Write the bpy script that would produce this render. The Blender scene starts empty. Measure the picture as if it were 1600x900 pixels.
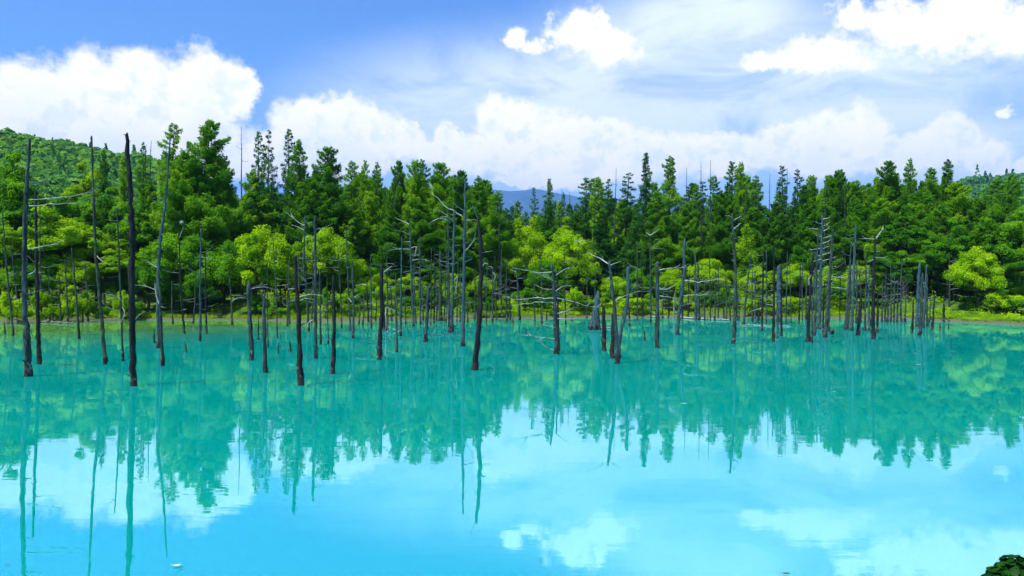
import bpy, math, random
import numpy as np
from mathutils import Vector, Matrix, Euler

# ------------------------------------------------------------------ camera, sky, sun, exposure
SC = bpy.context.scene
COL = SC.collection
CAM_H = 3.0
F = 1200.0          # focal length in pixels of the 1600 px wide photograph
HOR = 451.0         # horizon row in the middle of the frame
ROLL = math.radians(0.42)

cd = bpy.data.cameras.new('camera'); cam = bpy.data.objects.new('camera', cd); COL.objects.link(cam)
cd.sensor_width = 36; cd.lens = 27.0; cd.clip_start = 0.05; cd.clip_end = 60000
PITCH = math.atan((HOR - 450.0) / F)
CAM_M = Matrix.Rotation(math.pi / 2 + PITCH, 4, 'X') @ Matrix.Rotation(ROLL, 4, 'Z')
cam.matrix_world = Matrix.Translation((0, 0, CAM_H)) @ CAM_M
SC.camera = cam
SC.render.resolution_x = 1024; SC.render.resolution_y = 576
SC.view_settings.view_transform = 'Standard'; SC.view_settings.look = 'None'
SC.view_settings.gamma = 1; SC.view_settings.exposure = 0.55
SC.render.engine = 'CYCLES'
SC.cycles.use_denoising = True; SC.cycles.denoising_input_passes = 'RGB'
SC.cycles.max_bounces = 7; SC.cycles.diffuse_bounces = 3; SC.cycles.glossy_bounces = 3
SC.cycles.transmission_bounces = 4; SC.cycles.transparent_max_bounces = 6; SC.cycles.volume_bounces = 0
SC.cycles.caustics_reflective = False; SC.cycles.caustics_refractive = False
SC.cycles.sample_clamp_indirect = 4.0

R3 = CAM_M.to_3x3()
def ray(px, py):
    d = R3 @ Vector(((px - 800) / F, (450 - py) / F, -1.0)); return d
def at(px, py, Y):
    d = ray(px, py); return Vector((0, 0, CAM_H)) + d * (Y / d.y)
def ground(px, py, z=0.0):
    d = ray(px, py); return Vector((0, 0, CAM_H)) + d * ((z - CAM_H) / d.z)
def azel(px, py):
    d = ray(px, py).normalized(); return math.atan2(d.x, d.y), math.asin(d.z)

SUN_DIR = Vector((-0.52, -0.46, 1.15)).normalized()       # towards the sun
SUN_EL = math.asin(SUN_DIR.z); SUN_AZ = math.atan2(SUN_DIR.x, SUN_DIR.y)
sl = bpy.data.lights.new('sun', 'SUN'); sl.energy = 5.0; sl.angle = math.radians(0.5); sl.color = (1.0, 0.965, 0.90)
so = bpy.data.objects.new('sun', sl); COL.objects.link(so); so.rotation_euler = SUN_DIR.to_track_quat('Z', 'Y').to_euler()
so.location = (0, 0, 60)

def N(nt, typ, **kw):
    n = nt.nodes.new(typ)
    for k, v in kw.items():
        if k.startswith('i_'):
            key = k[2:]; key = int(key) if key.isdigit() else key
            n.inputs[key].default_value = v
        else: setattr(n, k, v)
    return n
def math_(nt, op, a, b=None, c=None, clamp=False):
    n = nt.nodes.new('ShaderNodeMath'); n.operation = op; n.use_clamp = clamp
    for i, v in enumerate((a, b, c)):
        if v is None: continue
        if isinstance(v, (int, float)): n.inputs[i].default_value = v
        else: nt.links.new(v, n.inputs[i])
    return n.outputs[0]
def vmath(nt, op, a, b=None, c=None):
    n = nt.nodes.new('ShaderNodeVectorMath'); n.operation = op
    for i, v in enumerate((a, b, c)):
        if v is None: continue
        if isinstance(v, (tuple, list)): n.inputs[i].default_value = v
        else: nt.links.new(v, n.inputs[i])
    return n.outputs['Value'] if op in ('LENGTH', 'DOT_PRODUCT') else n.outputs[0]
def mapr(nt, v, a, b, c=0.0, d=1.0, smooth=True):
    n = nt.nodes.new('ShaderNodeMapRange'); n.interpolation_type = 'SMOOTHSTEP' if smooth else 'LINEAR'
    nt.links.new(v, n.inputs[0])
    for i, x in enumerate((a, b, c, d)): n.inputs[i + 1].default_value = x
    return n.outputs[0]
def mixc(nt, f, a, b, blend='MIX'):
    n = nt.nodes.new('ShaderNodeMix'); n.data_type = 'RGBA'; n.blend_type = blend
    for i, v in ((0, f), (6, a), (7, b)):
        if isinstance(v, (int, float)): n.inputs[i].default_value = v
        elif isinstance(v, (tuple, list)): n.inputs[i].default_value = (*v[:3], 1)
        else: nt.links.new(v, n.inputs[i])
    return n.outputs[2]
def noise(nt, vec, scale, detail=4, rough=0.5, out=0, dist=0.0):
    n = nt.nodes.new('ShaderNodeTexNoise'); n.inputs['Scale'].default_value = scale
    n.inputs['Detail'].default_value = detail; n.inputs['Roughness'].default_value = rough
    n.inputs['Distortion'].default_value = dist
    if vec is not None: nt.links.new(vec, n.inputs['Vector'])
    return n.outputs[out]

W = bpy.data.worlds.new('World'); SC.world = W; W.use_nodes = True
nt = W.node_tree; nt.nodes.clear()
SKY_S = 0.10
sky = N(nt, 'ShaderNodeTexSky', sky_type='NISHITA', sun_disc=False)
sky.sun_elevation = SUN_EL; sky.sun_rotation = SUN_AZ; sky.altitude = 500; sky.air_density = 1.0; sky.dust_density = 0.3; sky.ozone_density = 2.0
tc = N(nt, 'ShaderNodeTexCoord')
sep = N(nt, 'ShaderNodeSeparateXYZ'); nt.links.new(tc.outputs['Generated'], sep.inputs[0])
az = math_(nt, 'ARCTAN2', sep.outputs[0], sep.outputs[1])
el = math_(nt, 'ARCSINE', sep.outputs[2])
comb = N(nt, 'ShaderNodeCombineXYZ'); nt.links.new(az, comb.inputs[0]); nt.links.new(el, comb.inputs[1])
P = comb.outputs[0]
# billowing edges: the position is pushed about by noise before it is compared with the cloud bodies
w1 = noise(nt, P, 9, 5, 0.6, out=1); w1 = vmath(nt, 'SUBTRACT', w1, (.5, .5, .5))
w2 = noise(nt, P, 38, 5, 0.6, out=1); w2 = vmath(nt, 'SUBTRACT', w2, (.5, .5, .5))
Pw = vmath(nt, 'ADD', P, vmath(nt, 'MULTIPLY', w1, (.075, .055, 0)))
Pw = vmath(nt, 'ADD', Pw, vmath(nt, 'MULTIPLY', w2, (.034, .028, 0)))
w3 = vmath(nt, 'SUBTRACT', noise(nt, P, 110, 4, 0.6, out=1), (.5, .5, .5)); Pw = vmath(nt, 'ADD', Pw, vmath(nt, 'MULTIPLY', w3, (.012, .010, 0)))
def bodies(P, lst):
    cur = None
    for (px, py, rx, ry) in lst:
        a, e = azel(px, py); a0, _ = azel(px - rx, py); a1, _ = azel(px + rx, py)
        _, e0 = azel(px, py + ry); _, e1 = azel(px, py - ry)
        ra = (a1 - a0) / 2; re = (e1 - e0) / 2
        v = vmath(nt, 'MULTIPLY_ADD', P, (1 / ra, 1 / re, 0), (-a / ra, -e / re, 0))
        l = vmath(nt, 'LENGTH', v)
        cur = l if cur is None else math_(nt, 'MINIMUM', cur, l)
    return math_(nt, 'SUBTRACT', 1.0, cur)
CUM = [(820,283,60,14),(900,285,80,16),(-60,180,130,110),(45,160,80,92),(140,150,100,84),(230,150,95,78),(325,140,84,70),(375,135,36,40),(90,225,230,60),(300,215,130,52),(410,250,120,40),
       (500,190,72,50),(560,205,80,50),(615,215,52,32),(500,245,150,42),(640,235,60,26),(645,195,14,10),
       (695,212,26,24),(700,245,60,30),(790,200,58,52),(745,240,70,38),(850,215,85,50),(925,220,70,42),(900,262,160,38),
       (1030,235,110,40),(1140,245,110,36),(1230,222,75,34),(1330,205,76,44),(1300,248,170,38),(1400,240,90,36),(1480,212,60,40),(1540,248,60,36),(1620,268,50,26)]
CUM2 = [(1581,168,22,14),(800,56,26,24),(838,72,36,17),(902,46,50,44),(950,66,54,46),(945,28,20,20),
       (1330,30,36,32),(1400,32,84,52),(1500,40,125,60),(1600,46,100,54),(1280,90,90,38),(1205,98,66,20)]
w4 = vmath(nt, 'SUBTRACT', noise(nt, P, 19, 8, 0.68, out=1), (.5, .5, .5))
D2 = bodies(vmath(nt, 'ADD', Pw, vmath(nt, 'MULTIPLY', w4, (.040, .030, 0))), CUM2)
D2 = math_(nt, 'ADD', D2, math_(nt, 'MULTIPLY', math_(nt, 'SUBTRACT', noise(nt, P, 30, 9, 0.66), 0.5), 1.3))
D1 = bodies(Pw, CUM)
puff = noise(nt, P, 22, 9, 0.60)
puff2 = noise(nt, vmath(nt, 'ADD', P, (-0.010, 0.016, 0)), 22, 9, 0.60)
relief = math_(nt, 'SUBTRACT', puff, puff2)
Dn = math_(nt, 'ADD', D1, math_(nt, 'MULTIPLY', math_(nt, 'SUBTRACT', puff, 0.5), 0.95))
# everywhere outside the photographed part of the sky: the same kind of fair-weather cloud
gen = noise(nt, tc.outputs['Generated'], 2.6, 8, 0.6)
side = mapr(nt, math_(nt, 'ABSOLUTE', az), 0.62, 0.85)
high = mapr(nt, el, 0.42, 0.60)
anyw = math_(nt, 'MAXIMUM', side, high)
genm = math_(nt, 'MULTIPLY', mapr(nt, gen, 0.52, 0.66), anyw)
cmask = math_(nt, 'MAXIMUM', math_(nt, 'MAXIMUM', mapr(nt, Dn, -0.12, 0.36), mapr(nt, D2, -0.10, 0.62)), genm)
# thin veil of high cloud
st = N(nt, 'ShaderNodeMapping'); st.inputs['Scale'].default_value = (1.0, 2.6, 1); st.inputs['Rotation'].default_value = (0, 0, math.radians(-14))
nt.links.new(P, st.inputs[0])
vn = noise(nt, st.outputs[0], 6, 6, 0.62, dist=0.6)
VEIL = [(1080,110,300,150),(1080,140,220,110),(1060,122,60,40),(1060,130,330,150),(900,190,480,150),(1350,150,330,120),(1100,40,200,90),(1450,240,300,70)]
V1 = bodies(P, VEIL)
veil = math_(nt, 'MULTIPLY', mapr(nt, V1, -0.25, 0.62), mapr(nt, vn, 0.24, 0.60, 0.42, 1.0))
veil = math_(nt, 'MULTIPLY', veil, 0.84)
# cloud tone: white, faint blue-grey folds, shade painted on billow sides away from the sun
fold = noise(nt, Pw, 11, 5, 0.6)
shade_f = math_(nt, 'ADD', mapr(nt, fold, 0.40, 0.72, 0.0, 0.65), mapr(nt, relief, 0.04, -0.16, 0.0, 0.9))
edge = mapr(nt, Dn, 0.05, 0.55)
shade_f = math_(nt, 'MULTIPLY', shade_f, edge, clamp=True)
ctone = mixc(nt, shade_f, (13.0, 12.0, 10.6), (9.9, 10.2, 10.2))
skc = mixc(nt, 1.0, sky.outputs[0], (1.0, 1.0, 1.0), 'MULTIPLY'); SKYTINT = skc.node
skc = mixc(nt, veil, skc, (10.0, 10.5, 10.6))
fin = mixc(nt, cmask, skc, ctone)
bg = N(nt, 'ShaderNodeBackground'); bg.inputs['Strength'].default_value = SKY_S
nt.links.new(fin, bg.inputs[0]); wo = N(nt, 'ShaderNodeOutputWorld'); nt.links.new(bg.outputs[0], wo.inputs[0])
SKYTINT.inputs[7].default_value = (0.62, 1.06, 1.60, 1)
W.cycles.sampling_method = 'MANUAL'; W.cycles.sample_map_resolution = 512

# ------------------------------------------------------------------ helpers
def link(name, me, m=None, parent=None, loc=None):
    o = bpy.data.objects.new(name, me); COL.objects.link(o)
    if m is not None and me is not None and not me.materials: me.materials.append(m)
    if parent is not None: o.parent = parent
    if loc is not None: o.location = loc
    return o
def tag(o, label=None, cat=None, group=None, kind=None):
    if label: o['label'] = label
    if cat: o['category'] = cat
    if group: o['group'] = group
    if kind: o['kind'] = kind
    return o
def mesh_np(name, V, Fq, smooth=False, attrs=None):
    """V (n,3); Fq (m,k) faces with k corners"""
    V = np.asarray(V, dtype=np.float32); Fq = np.asarray(Fq, dtype=np.int32)
    me = bpy.data.meshes.new(name); me.vertices.add(len(V)); me.vertices.foreach_set('co', V.ravel())
    k = Fq.shape[1]; me.loops.add(Fq.size); me.loops.foreach_set('vertex_index', Fq.ravel())
    me.polygons.add(len(Fq)); me.polygons.foreach_set('loop_start', np.arange(0, Fq.size, k, dtype=np.int32))
    if smooth: me.polygons.foreach_set('use_smooth', np.ones(len(Fq), dtype=bool))
    for a, vals in (attrs or {}).items():
        at_ = me.attributes.new(a, 'FLOAT', 'POINT'); at_.data.foreach_set('value', np.asarray(vals, dtype=np.float32))
    me.update(calc_edges=True); me.validate(); return me
class Buf:
    """collects quads, each with a 'tint' value, into one mesh"""
    def __init__(s): s.V = []; s.Q = []; s.T = []; s.n = 0
    def add(s, V, Q, t=0.5):
        V = np.asarray(V, float); s.V.append(V); s.Q.append(np.asarray(Q, int) + s.n); s.n += len(V)
        s.T.append(np.full(len(V), t) if np.isscalar(t) else np.asarray(t))
    def mesh(s, name, smooth=False):
        return mesh_np(name, np.concatenate(s.V), np.concatenate(s.Q), smooth, {'tint': np.concatenate(s.T)})
def tube(buf, pts, radii, sides=6, rng=None, rough=0.0, t=0.5, cap=True):
    pts = [Vector(p) for p in pts]; n = len(pts); V = []
    up = Vector((0.31, 0.95, 0.05))
    for i, p in enumerate(pts):
        d = (pts[min(i + 1, n - 1)] - pts[max(i - 1, 0)]).normalized()
        a = d.cross(up)
        if a.length < 0.05: a = d.cross(Vector((1, 0, 0)))
        a.normalize(); b = d.cross(a)
        for k in range(sides):
            an = 2 * math.pi * k / sides
            r = radii[i] * (1 + (rough * (rng.random() - 0.5) * 2 if rng is not None else 0))
            V.append(p + a * (math.cos(an) * r) + b * (math.sin(an) * r))
    Q = [(i * sides + k, i * sides + (k + 1) % sides, (i + 1) * sides + (k + 1) % sides, (i + 1) * sides + k) for i in range(n - 1) for k in range(sides)]
    if cap:
        for (base, c) in ((0, pts[0]), ((n - 1) * sides, pts[-1])):
            ci = len(V); V.append(c); 
            for k in range(0, sides, 2):
                Q.append((base + k, base + (k + 1) % sides, base + (k + 2) % sides, ci))
    buf.add([tuple(v) for v in V], Q, t)
def spline(pts, n):
    pts = [Vector(p) for p in pts]
    if len(pts) == 2: return [pts[0].lerp(pts[1], i / (n - 1)) for i in range(n)]
    P_ = [pts[0] * 2 - pts[1]] + pts + [pts[-1] * 2 - pts[-2]]; out = []; m = len(pts) - 1
    for i in range(n):
        t = i / (n - 1) * m; k = min(int(t), m - 1); u = t - k; a, b, c, d = P_[k:k + 4]
        out.append(0.5 * ((2 * b) + (c - a) * u + (2 * a - 5 * b + 4 * c - d) * u * u + (3 * b - a - 3 * c + d) * u ** 3))
    return out
def leaves(buf, C, nrm, L, Wd, rng, tint, axis=None):
    """one rhombic leaf (or needle spray) per centre in C, normals nrm"""
    n = len(C)
    if n == 0: return
    nrm = nrm / (np.linalg.norm(nrm, axis=1, keepdims=True) + 1e-9)
    r = rng.normal(size=(n, 3)) if axis is None else axis + rng.normal(size=(n, 3)) * 0.35
    a = r - nrm * (r * nrm).sum(1, keepdims=True); a /= (np.linalg.norm(a, axis=1, keepdims=True) + 1e-9)
    b = np.cross(nrm, a)
    s = rng.uniform(0.65, 1.3, (n, 1)); a = a * (L * 0.5 * s); b = b * (Wd * 0.5 * s)
    bend = nrm * (L * 0.10) * s
    V = np.stack([C - a - bend, C - b + bend, C + a - bend, C + b + bend], 1).reshape(-1, 3)
    Q = np.arange(4 * n).reshape(n, 4)
    buf.add(V, Q, np.repeat(tint, 4) if not np.isscalar(tint) else tint)

# ------------------------------------------------------------------ materials
def mat(name):
    m = bpy.data.materials.new(name); m.use_nodes = True; m.node_tree.nodes.clear(); return m, m.node_tree
def out(nt_, sh):
    o = N(nt_, 'ShaderNodeOutputMaterial'); nt_.links.new(sh, o.inputs[0]); return o
def m_leaf(name, dark, mid, light, trans=0.35, tcol=None, spread=0.5):
    m, t = mat(name)
    a = N(t, 'ShaderNodeAttribute', attribute_name='tint'); oi = N(t, 'ShaderNodeObjectInfo')
    geo = N(t, 'ShaderNodeNewGeometry')
    nz = noise(t, geo.outputs['Position'], 0.55, 2)
    f = math_(t, 'ADD', a.outputs['Fac'], math_(t, 'MULTIPLY', math_(t, 'SUBTRACT', nz, 0.5), 0.5))
    f = math_(t, 'ADD', f, math_(t, 'MULTIPLY', math_(t, 'SUBTRACT', oi.outputs['Random'], 0.5), spread))
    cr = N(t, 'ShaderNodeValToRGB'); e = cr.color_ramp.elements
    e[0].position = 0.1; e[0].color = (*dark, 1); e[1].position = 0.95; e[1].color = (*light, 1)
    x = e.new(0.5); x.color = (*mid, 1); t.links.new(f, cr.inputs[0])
    p = N(t, 'ShaderNodeBsdfPrincipled'); p.inputs['Roughness'].default_value = 0.55; p.inputs['Specular IOR Level'].default_value = 0.10
    t.links.new(cr.outputs[0], p.inputs['Base Color'])
    tr = N(t, 'ShaderNodeBsdfTranslucent')
    t.links.new(mixc(t, 1.0, cr.outputs[0], tcol or (1.5, 1.35, 0.5), 'MULTIPLY'), tr.inputs[0])
    mx = N(t, 'ShaderNodeMixShader'); mx.inputs[0].default_value = trans
    t.links.new(p.outputs[0], mx.inputs[1]); t.links.new(tr.outputs[0], mx.inputs[2]); out(t, mx.outputs[0]); return m
def m_wood(name, a, b, sc=(14, 14, 1.6), wet=None, rough=0.85, bump=0.6, moss=None):
    m, t = mat(name)
    tcn = N(t, 'ShaderNodeTexCoord'); mp = N(t, 'ShaderNodeMapping'); mp.inputs['Scale'].default_value = sc
    geo = N(t, 'ShaderNodeNewGeometry'); t.links.new(geo.outputs['Position'], mp.inputs[0])
    n1 = noise(t, mp.outputs[0], 1.0, 5, 0.65); n2 = noise(t, geo.outputs['Position'], 1.3, 3)
    c = mixc(t, mapr(t, n1, 0.40, 0.62), a, b)
    crk = noise(t, mp.outputs[0], 2.7, 4, 0.7); c = mixc(t, mapr(t, crk, 0.50, 0.58, 0, 0.75), c, tuple(v * .35 for v in a))
    c = mixc(t, mapr(t, n2, 0.52, 0.72, 0, 0.6), c, a)
    if moss: c = mixc(t, mapr(t, noise(t, geo.outputs['Position'], 2.2, 4), 0.52, 0.66, 0, 0.7), c, moss)
    if wet:
        s = N(t, 'ShaderNodeSeparateXYZ'); t.links.new(geo.outputs['Position'], s.inputs[0])
        zz = math_(t, 'ADD', s.outputs[2], math_(t, 'MULTIPLY', math_(t, 'SUBTRACT', n1, 0.5), 0.5))
        c = mixc(t, mapr(t, zz, wet[0], wet[0] * 0.3), c, wet[1])
    if wet and name != 'black_wood':
        c = mixc(t, mapr(t, noise(t, mp.outputs[0], 1.6, 5, 0.75), 0.54, 0.60, 0, .55), c, tuple(min(1, v * 1.6 + .02) for v in b))
    if wet:
        st_ = noise(t, geo.outputs['Position'], 6.5, 4, 0.7); band = math_(t, 'MULTIPLY', mapr(t, zz, 0.02, 0.14), mapr(t, zz, 0.75, 0.35))
        c = mixc(t, math_(t, 'MULTIPLY', band, mapr(t, st_, 0.56, 0.64, 0, .75)), c, (.30, .33, .30))
    p = N(t, 'ShaderNodeBsdfPrincipled'); p.inputs['Roughness'].default_value = rough; p.inputs['Specular IOR Level'].default_value = 0.2
    t.links.new(c, p.inputs['Base Color'])
    bp = N(t, 'ShaderNodeBump'); bp.inputs['Strength'].default_value = bump; bp.inputs['Distance'].default_value = 0.02
    t.links.new(n1, bp.inputs['Height']); t.links.new(bp.outputs[0], p.inputs['Normal']); out(t, p.outputs[0]); return m

M = {}
M['larch'] = m_leaf('larch_needles', (.026, .120, .005), (.088, .290, .006), (.270, .500, .008), 0.48)
M['spruce'] = m_leaf('spruce_needles', (.010, .078, .009), (.034, .170, .011), (.110, .300, .012), 0.36)
M['broad'] = m_leaf('broad_leaves', (.022, .120, .004), (.070, .260, .004), (.190, .430, .006), 0.45)
M['yellow'] = m_leaf('yellow_green_leaves', (.090, .240, .004), (.230, .450, .004), (.400, .620, .006), 0.48)
M['shrub'] = m_leaf('shrub_leaves', (.022, .120, .004), (.075, .270, .005), (.190, .430, .006), 0.42)
M['hill'] = m_leaf('hill_leaves', (.030, .150, .014), (.070, .240, .014), (.150, .340, .014), 0.35)
M['near'] = m_leaf('near_leaves', (.006, .050, .003), (.012, .085, .004), (.028, .14, .006), 0.2)
M['bark'] = m_wood('bark', (.030, .026, .020), (.090, .080, .062), bump=0.5)
M['birch'] = m_wood('pale_bark', (.10, .10, .08), (.32, .31, .27), bump=0.3)
WET = (0.45, (.012, .012, .010))
M['dark'] = m_wood('black_wood', (.005, .007, .008), (.024, .030, .032), (16, 16, 2.0), (0.35, (.03, .03, .026)), bump=1.0)  # near-black tone of the darkest dead trunks
M['grey'] = m_wood('weathered_grey_wood', (.012, .024, .023), (.054, .092, .090), (14, 14, 1.4), WET, bump=0.8)
M['blue'] = m_wood('blue_grey_wood', (.018, .046, .052), (.056, .118, .128), (14, 14, 1.4), WET, bump=0.8)
M['mossy'] = m_wood('mossy_grey_wood', (.012, .022, .018), (.048, .072, .060), (14, 14, 1.4), WET, bump=0.8, moss=(.05, .10, .03))
M['pale'] = m_wood('bleached_wood', (.26, .30, .28), (.56, .60, .56), (10, 10, 10), None, bump=0.4)
M['twig'] = m_wood('grey_twig', (.10, .13, .12), (.32, .37, .36), (10, 10, 10), None, bump=0.4)

# ------------------------------------------------------------------ the ground, the pond, hills and the far mountain
def lerpf(x, xs, ys): return np.interp(x, xs, ys)
_sh = [ground(px, py) for px, py in ((0,503.5),(60,503),(130,501.5),(200,500.5),(300,500),(380,500.5),(470,502),(560,501.5),(650,500),(730,499),(830,497.5),(930,496),(1080,496),(1200,496.5),(1300,497.5),(1400,498.5),(1470,502),(1540,505),(1600,507.5))]
SHX = [-400, -60] + [p.x for p in _sh] + [75, 400]; SHY = [40, 52] + [p.y for p in _sh] + [62, 50]
def shore_y(x): return lerpf(x, SHX, SHY)
_rn = np.random.default_rng(5)
_w = [(_rn.uniform(-1, 1, 2) * f, _rn.uniform(0, 6.3), 1 / f) for f in (0.05, 0.09, 0.17, 0.3, 0.55, 0.9, 1.4)]
def wob(x, y):
    s = 0
    for (k, ph, a) in _w: s = s + a * np.sin(k[0] * 6 * x + k[1] * 6 * y + ph) * 0.05
    return s
def shore_dist(x, y):
    """positive inside the pond"""
    return np.minimum(np.minimum(shore_y(x) - y, y - 6.0), 78 - np.abs(x)) + 0.35 * np.sin(x * 0.9) * np.sin(x * 0.37 + 1) + 0.15 * np.sin(x * 2.7 + y)
def terr(x, y):
    s = shore_dist(x, y); o = -s
    inside = -np.minimum(1.6, 0.16 * np.maximum(s, 0))
    far = 0.40 * (1 - np.exp(-np.maximum(o, 0) / 0.8)) + 0.9 * (1 - np.exp(-np.maximum(o - 2, 0) / 12)) + 0.10 * wob(x, y) * np.clip(o / 4, 0, 1) * 6
    near = 1.35 * (1 - np.exp(-np.maximum(o, 0) / 2.2))
    z = np.where(s > 0, inside, np.where(y < 8, near, far))
    return z
def axis_(lo, hi, segs):
    v = []
    for a, b, st in segs: v += list(np.arange(a, b, st))
    return np.array(v + [hi])
def grid_mesh(name, xs, ys, fz, attrs=None):
    X, Y = np.meshgrid(xs, ys, indexing='ij'); Z = fz(X, Y); nx, ny = X.shape
    idx = np.arange(nx * ny).reshape(nx, ny)
    Q = np.stack([idx[:-1, :-1], idx[1:, :-1], idx[1:, 1:], idx[:-1, 1:]], -1).reshape(-1, 4)
    at_ = {k: f(X, Y).ravel() for k, f in (attrs or {}).items()}
    return mesh_np(name, np.stack([X, Y, Z], -1).reshape(-1, 3), Q, True, at_)
xs = axis_(0, 14000, [(-14000, -1000, 1000), (-1000, -200, 100), (-200, -84, 8), (-84, 84, 0.8), (84, 200, 8), (200, 1000, 100), (1000, 14000, 1000)])
ys = axis_(0, 17000, [(-1500, -100, 200), (-100, -4, 8), (-4, 9, 0.5), (9, 54, 3), (54, 96, 0.6), (96, 200, 6), (200, 1000, 100), (1000, 17000, 1000)])
m, t = mat('bank_soil_and_grass')
geo = N(t, 'ShaderNodeNewGeometry'); s = N(t, 'ShaderNodeSeparateXYZ'); t.links.new(geo.outputs['Position'], s.inputs[0])
n1 = noise(t, geo.outputs['Position'], 0.9, 6, 0.65); n2 = noise(t, geo.outputs['Position'], 7, 5, 0.6)
soil = mixc(t, n2, (.060, .070, .035), (.15, .16, .09))
grass = mixc(t, mapr(t, n1, .35, .65), (.030, .085, .008), (.095, .175, .012))
hh = math_(t, 'ADD', s.outputs[2], math_(t, 'MULTIPLY', math_(t, 'SUBTRACT', n1, 0.5), 0.5))
c = mixc(t, mapr(t, hh, 0.16, 0.34), soil, grass)
c = mixc(t, mapr(t, s.outputs[2], 0.02, -0.25), c, (.11, .17, .08))
p = N(t, 'ShaderNodeBsdfPrincipled'); p.inputs['Roughness'].default_value = 0.95; p.inputs['Specular IOR Level'].default_value = 0.1
bp = N(t, 'ShaderNodeBump'); bp.inputs['Strength'].default_value = 0.7; bp.inputs['Distance'].default_value = 0.08; t.links.new(n2, bp.inputs['Height'])
t.links.new(bp.outputs[0], p.inputs['Normal']); t.links.new(c, p.inputs['Base Color']); out(t, p.outputs[0])
tag(link('ground', grid_mesh('ground', xs, ys, terr), m), kind='structure')

# water: milky turquoise body under a clear mirror surface
m, t = mat('milky_turquoise_water')
geo = N(t, 'ShaderNodeNewGeometry'); a = N(t, 'ShaderNodeAttribute', attribute_name='shallow')
mp = N(t, 'ShaderNodeMapping'); mp.inputs['Scale'].default_value = (0.25, 0.9, 1); t.links.new(geo.outputs['Position'], mp.inputs[0])
big = noise(t, mp.outputs[0], 0.35, 4, 0.55)
deep = mixc(t, mapr(t, big, .35, .65), (.000, .470, .385), (.000, .510, .415))
shal = mixc(t, mapr(t, noise(t, mp.outputs[0], 1.2, 4), .35, .65), (.110, .400, .040), (.280, .500, .025))
c = mixc(t, a.outputs['Fac'], deep, shal)
dif = N(t, 'ShaderNodeSubsurfaceScattering'); dif.falloff = 'BURLEY'; t.links.new(c, dif.inputs[0]); dif.inputs['Scale'].default_value = 1.0; dif.inputs['Radius'].default_value = (1.2, 1.2, 1.2)
gl = N(t, 'ShaderNodeBsdfGlossy'); gl.inputs['Roughness'].default_value = 0.0; gl.inputs[0].default_value = (.52, .80, 1, 1)
mp2 = N(t, 'ShaderNodeMapping'); mp2.inputs['Scale'].default_value = (0.8, 2.6, 1); t.links.new(geo.outputs['Position'], mp2.inputs[0])
rp = noise(t, mp2.outputs[0], 1.0, 3, 0.55); rp2 = noise(t, mp2.outputs[0], 0.13, 2)
bp = N(t, 'ShaderNodeBump'); bp.inputs['Distance'].default_value = 0.0016
t.links.new(mapr(t, rp2, .38, .62, 0.25, 1.0), bp.inputs['Strength'])
t.links.new(rp, bp.inputs['Height']); t.links.new(bp.outputs[0], gl.inputs['Normal'])
fr = N(t, 'ShaderNodeFresnel'); fr.inputs[0].default_value = 1.333; t.links.new(bp.outputs[0], fr.inputs['Normal'])
mx = N(t, 'ShaderNodeMixShader'); t.links.new(mapr(t, fr.outputs[0], 0.10, 0.78, 0.58, 0.80, smooth=False), mx.inputs[0]); t.links.new(dif.outputs[0], mx.inputs[1]); t.links.new(gl.outputs[0], mx.inputs[2]); out(t, mx.outputs[0])
def shallow(X, Y):
    s = shore_dist(X, Y)
    left = np.clip((-6 - X - 0.25 * (70 - Y)) / 18, 0, 1) * np.clip((Y - 30) / 22, 0, 1)
    right = np.clip((X - 38) / 20, 0, 1) * np.clip((Y - 55) / 18, 0, 1) * 0.5
    return np.clip(0.75 * np.exp(-np.maximum(s, 0) / 4.0) * (Y > 30) + 0.85 * left + 0.2 * right, 0, 0.85)
WATER_M = m
tag(link('water', grid_mesh('water', axis_(0, 90, [(-90, 90, 1.0)]), axis_(0, 100, [(3, 100, 1.0)]), lambda X, Y: X * 0, {'shallow': shallow}), m), kind='structure')

# far wooded hills and the blue mountain range
_fr = np.random.default_rng(11)
_fw = [(_fr.normal(size=2), _fr.uniform(0, 6.3)) for _ in range(40)]
def fbm(x, y, L, oct_=5, ridge=False):
    s = np.zeros_like(x); k = 0; amp = 1.0; tot = 0
    for o in range(oct_):
        v = 0
        for j in range(4):
            d, ph = _fw[(k + j) % 40]; d = d / np.linalg.norm(d)
            v = v + np.sin((d[0] * x + d[1] * y) * 6.283 / L * (1 + 0.25 * j) + ph)
        v = v / 2.4
        if ridge: v = 1 - np.abs(v) * 1.6
        s = s + v * amp; tot += amp; amp *= 0.5; L *= 0.48; k += 4
    return s / tot
def hill_prof(pts, Y):
    """ridge line seen at those pixels when it stands at distance Y"""
    P_ = [at(px, py, Y) for px, py in pts]; return [p.x for p in P_], [p.z for p in P_]
def make_hill(name, pts, Y0, Yr, Y1, rough, m, nx=150, ny=60, fall=0.3, ridge=False, L=None):
    hx, hz = hill_prof(pts, Yr)
    xs_ = np.linspace(hx[0], hx[-1], nx); ys_ = np.linspace(Y0, Y1, ny)
    def fz(X, Y):
        hr = lerpf(X, hx, hz)
        u = np.where(Y < Yr, (Y - Y0) / (Yr - Y0), 1 - (Y - Yr) / (Y1 - Yr)); u = np.clip(u, 0, 1)
        e = np.clip((X - hx[0]) / (hx[-1] - hx[0]), 0, 1); ed = np.clip(np.minimum(e, 1 - e) / 0.04, 0, 1)
        prof = u ** 0.9
        return hr * prof * ed + fbm(X, Y, L or (hx[-1] - hx[0]) / 5, 5, ridge) * rough * np.clip(u * 3, 0, 1) * (1 - 0.65 * np.clip((u - .8) / .2, 0, 1)) * ed - 2
    o = tag(link(name, grid_mesh(name, xs_, ys_, fz), m), kind='structure'); return fz, (hx, Y0, Yr)
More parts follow.
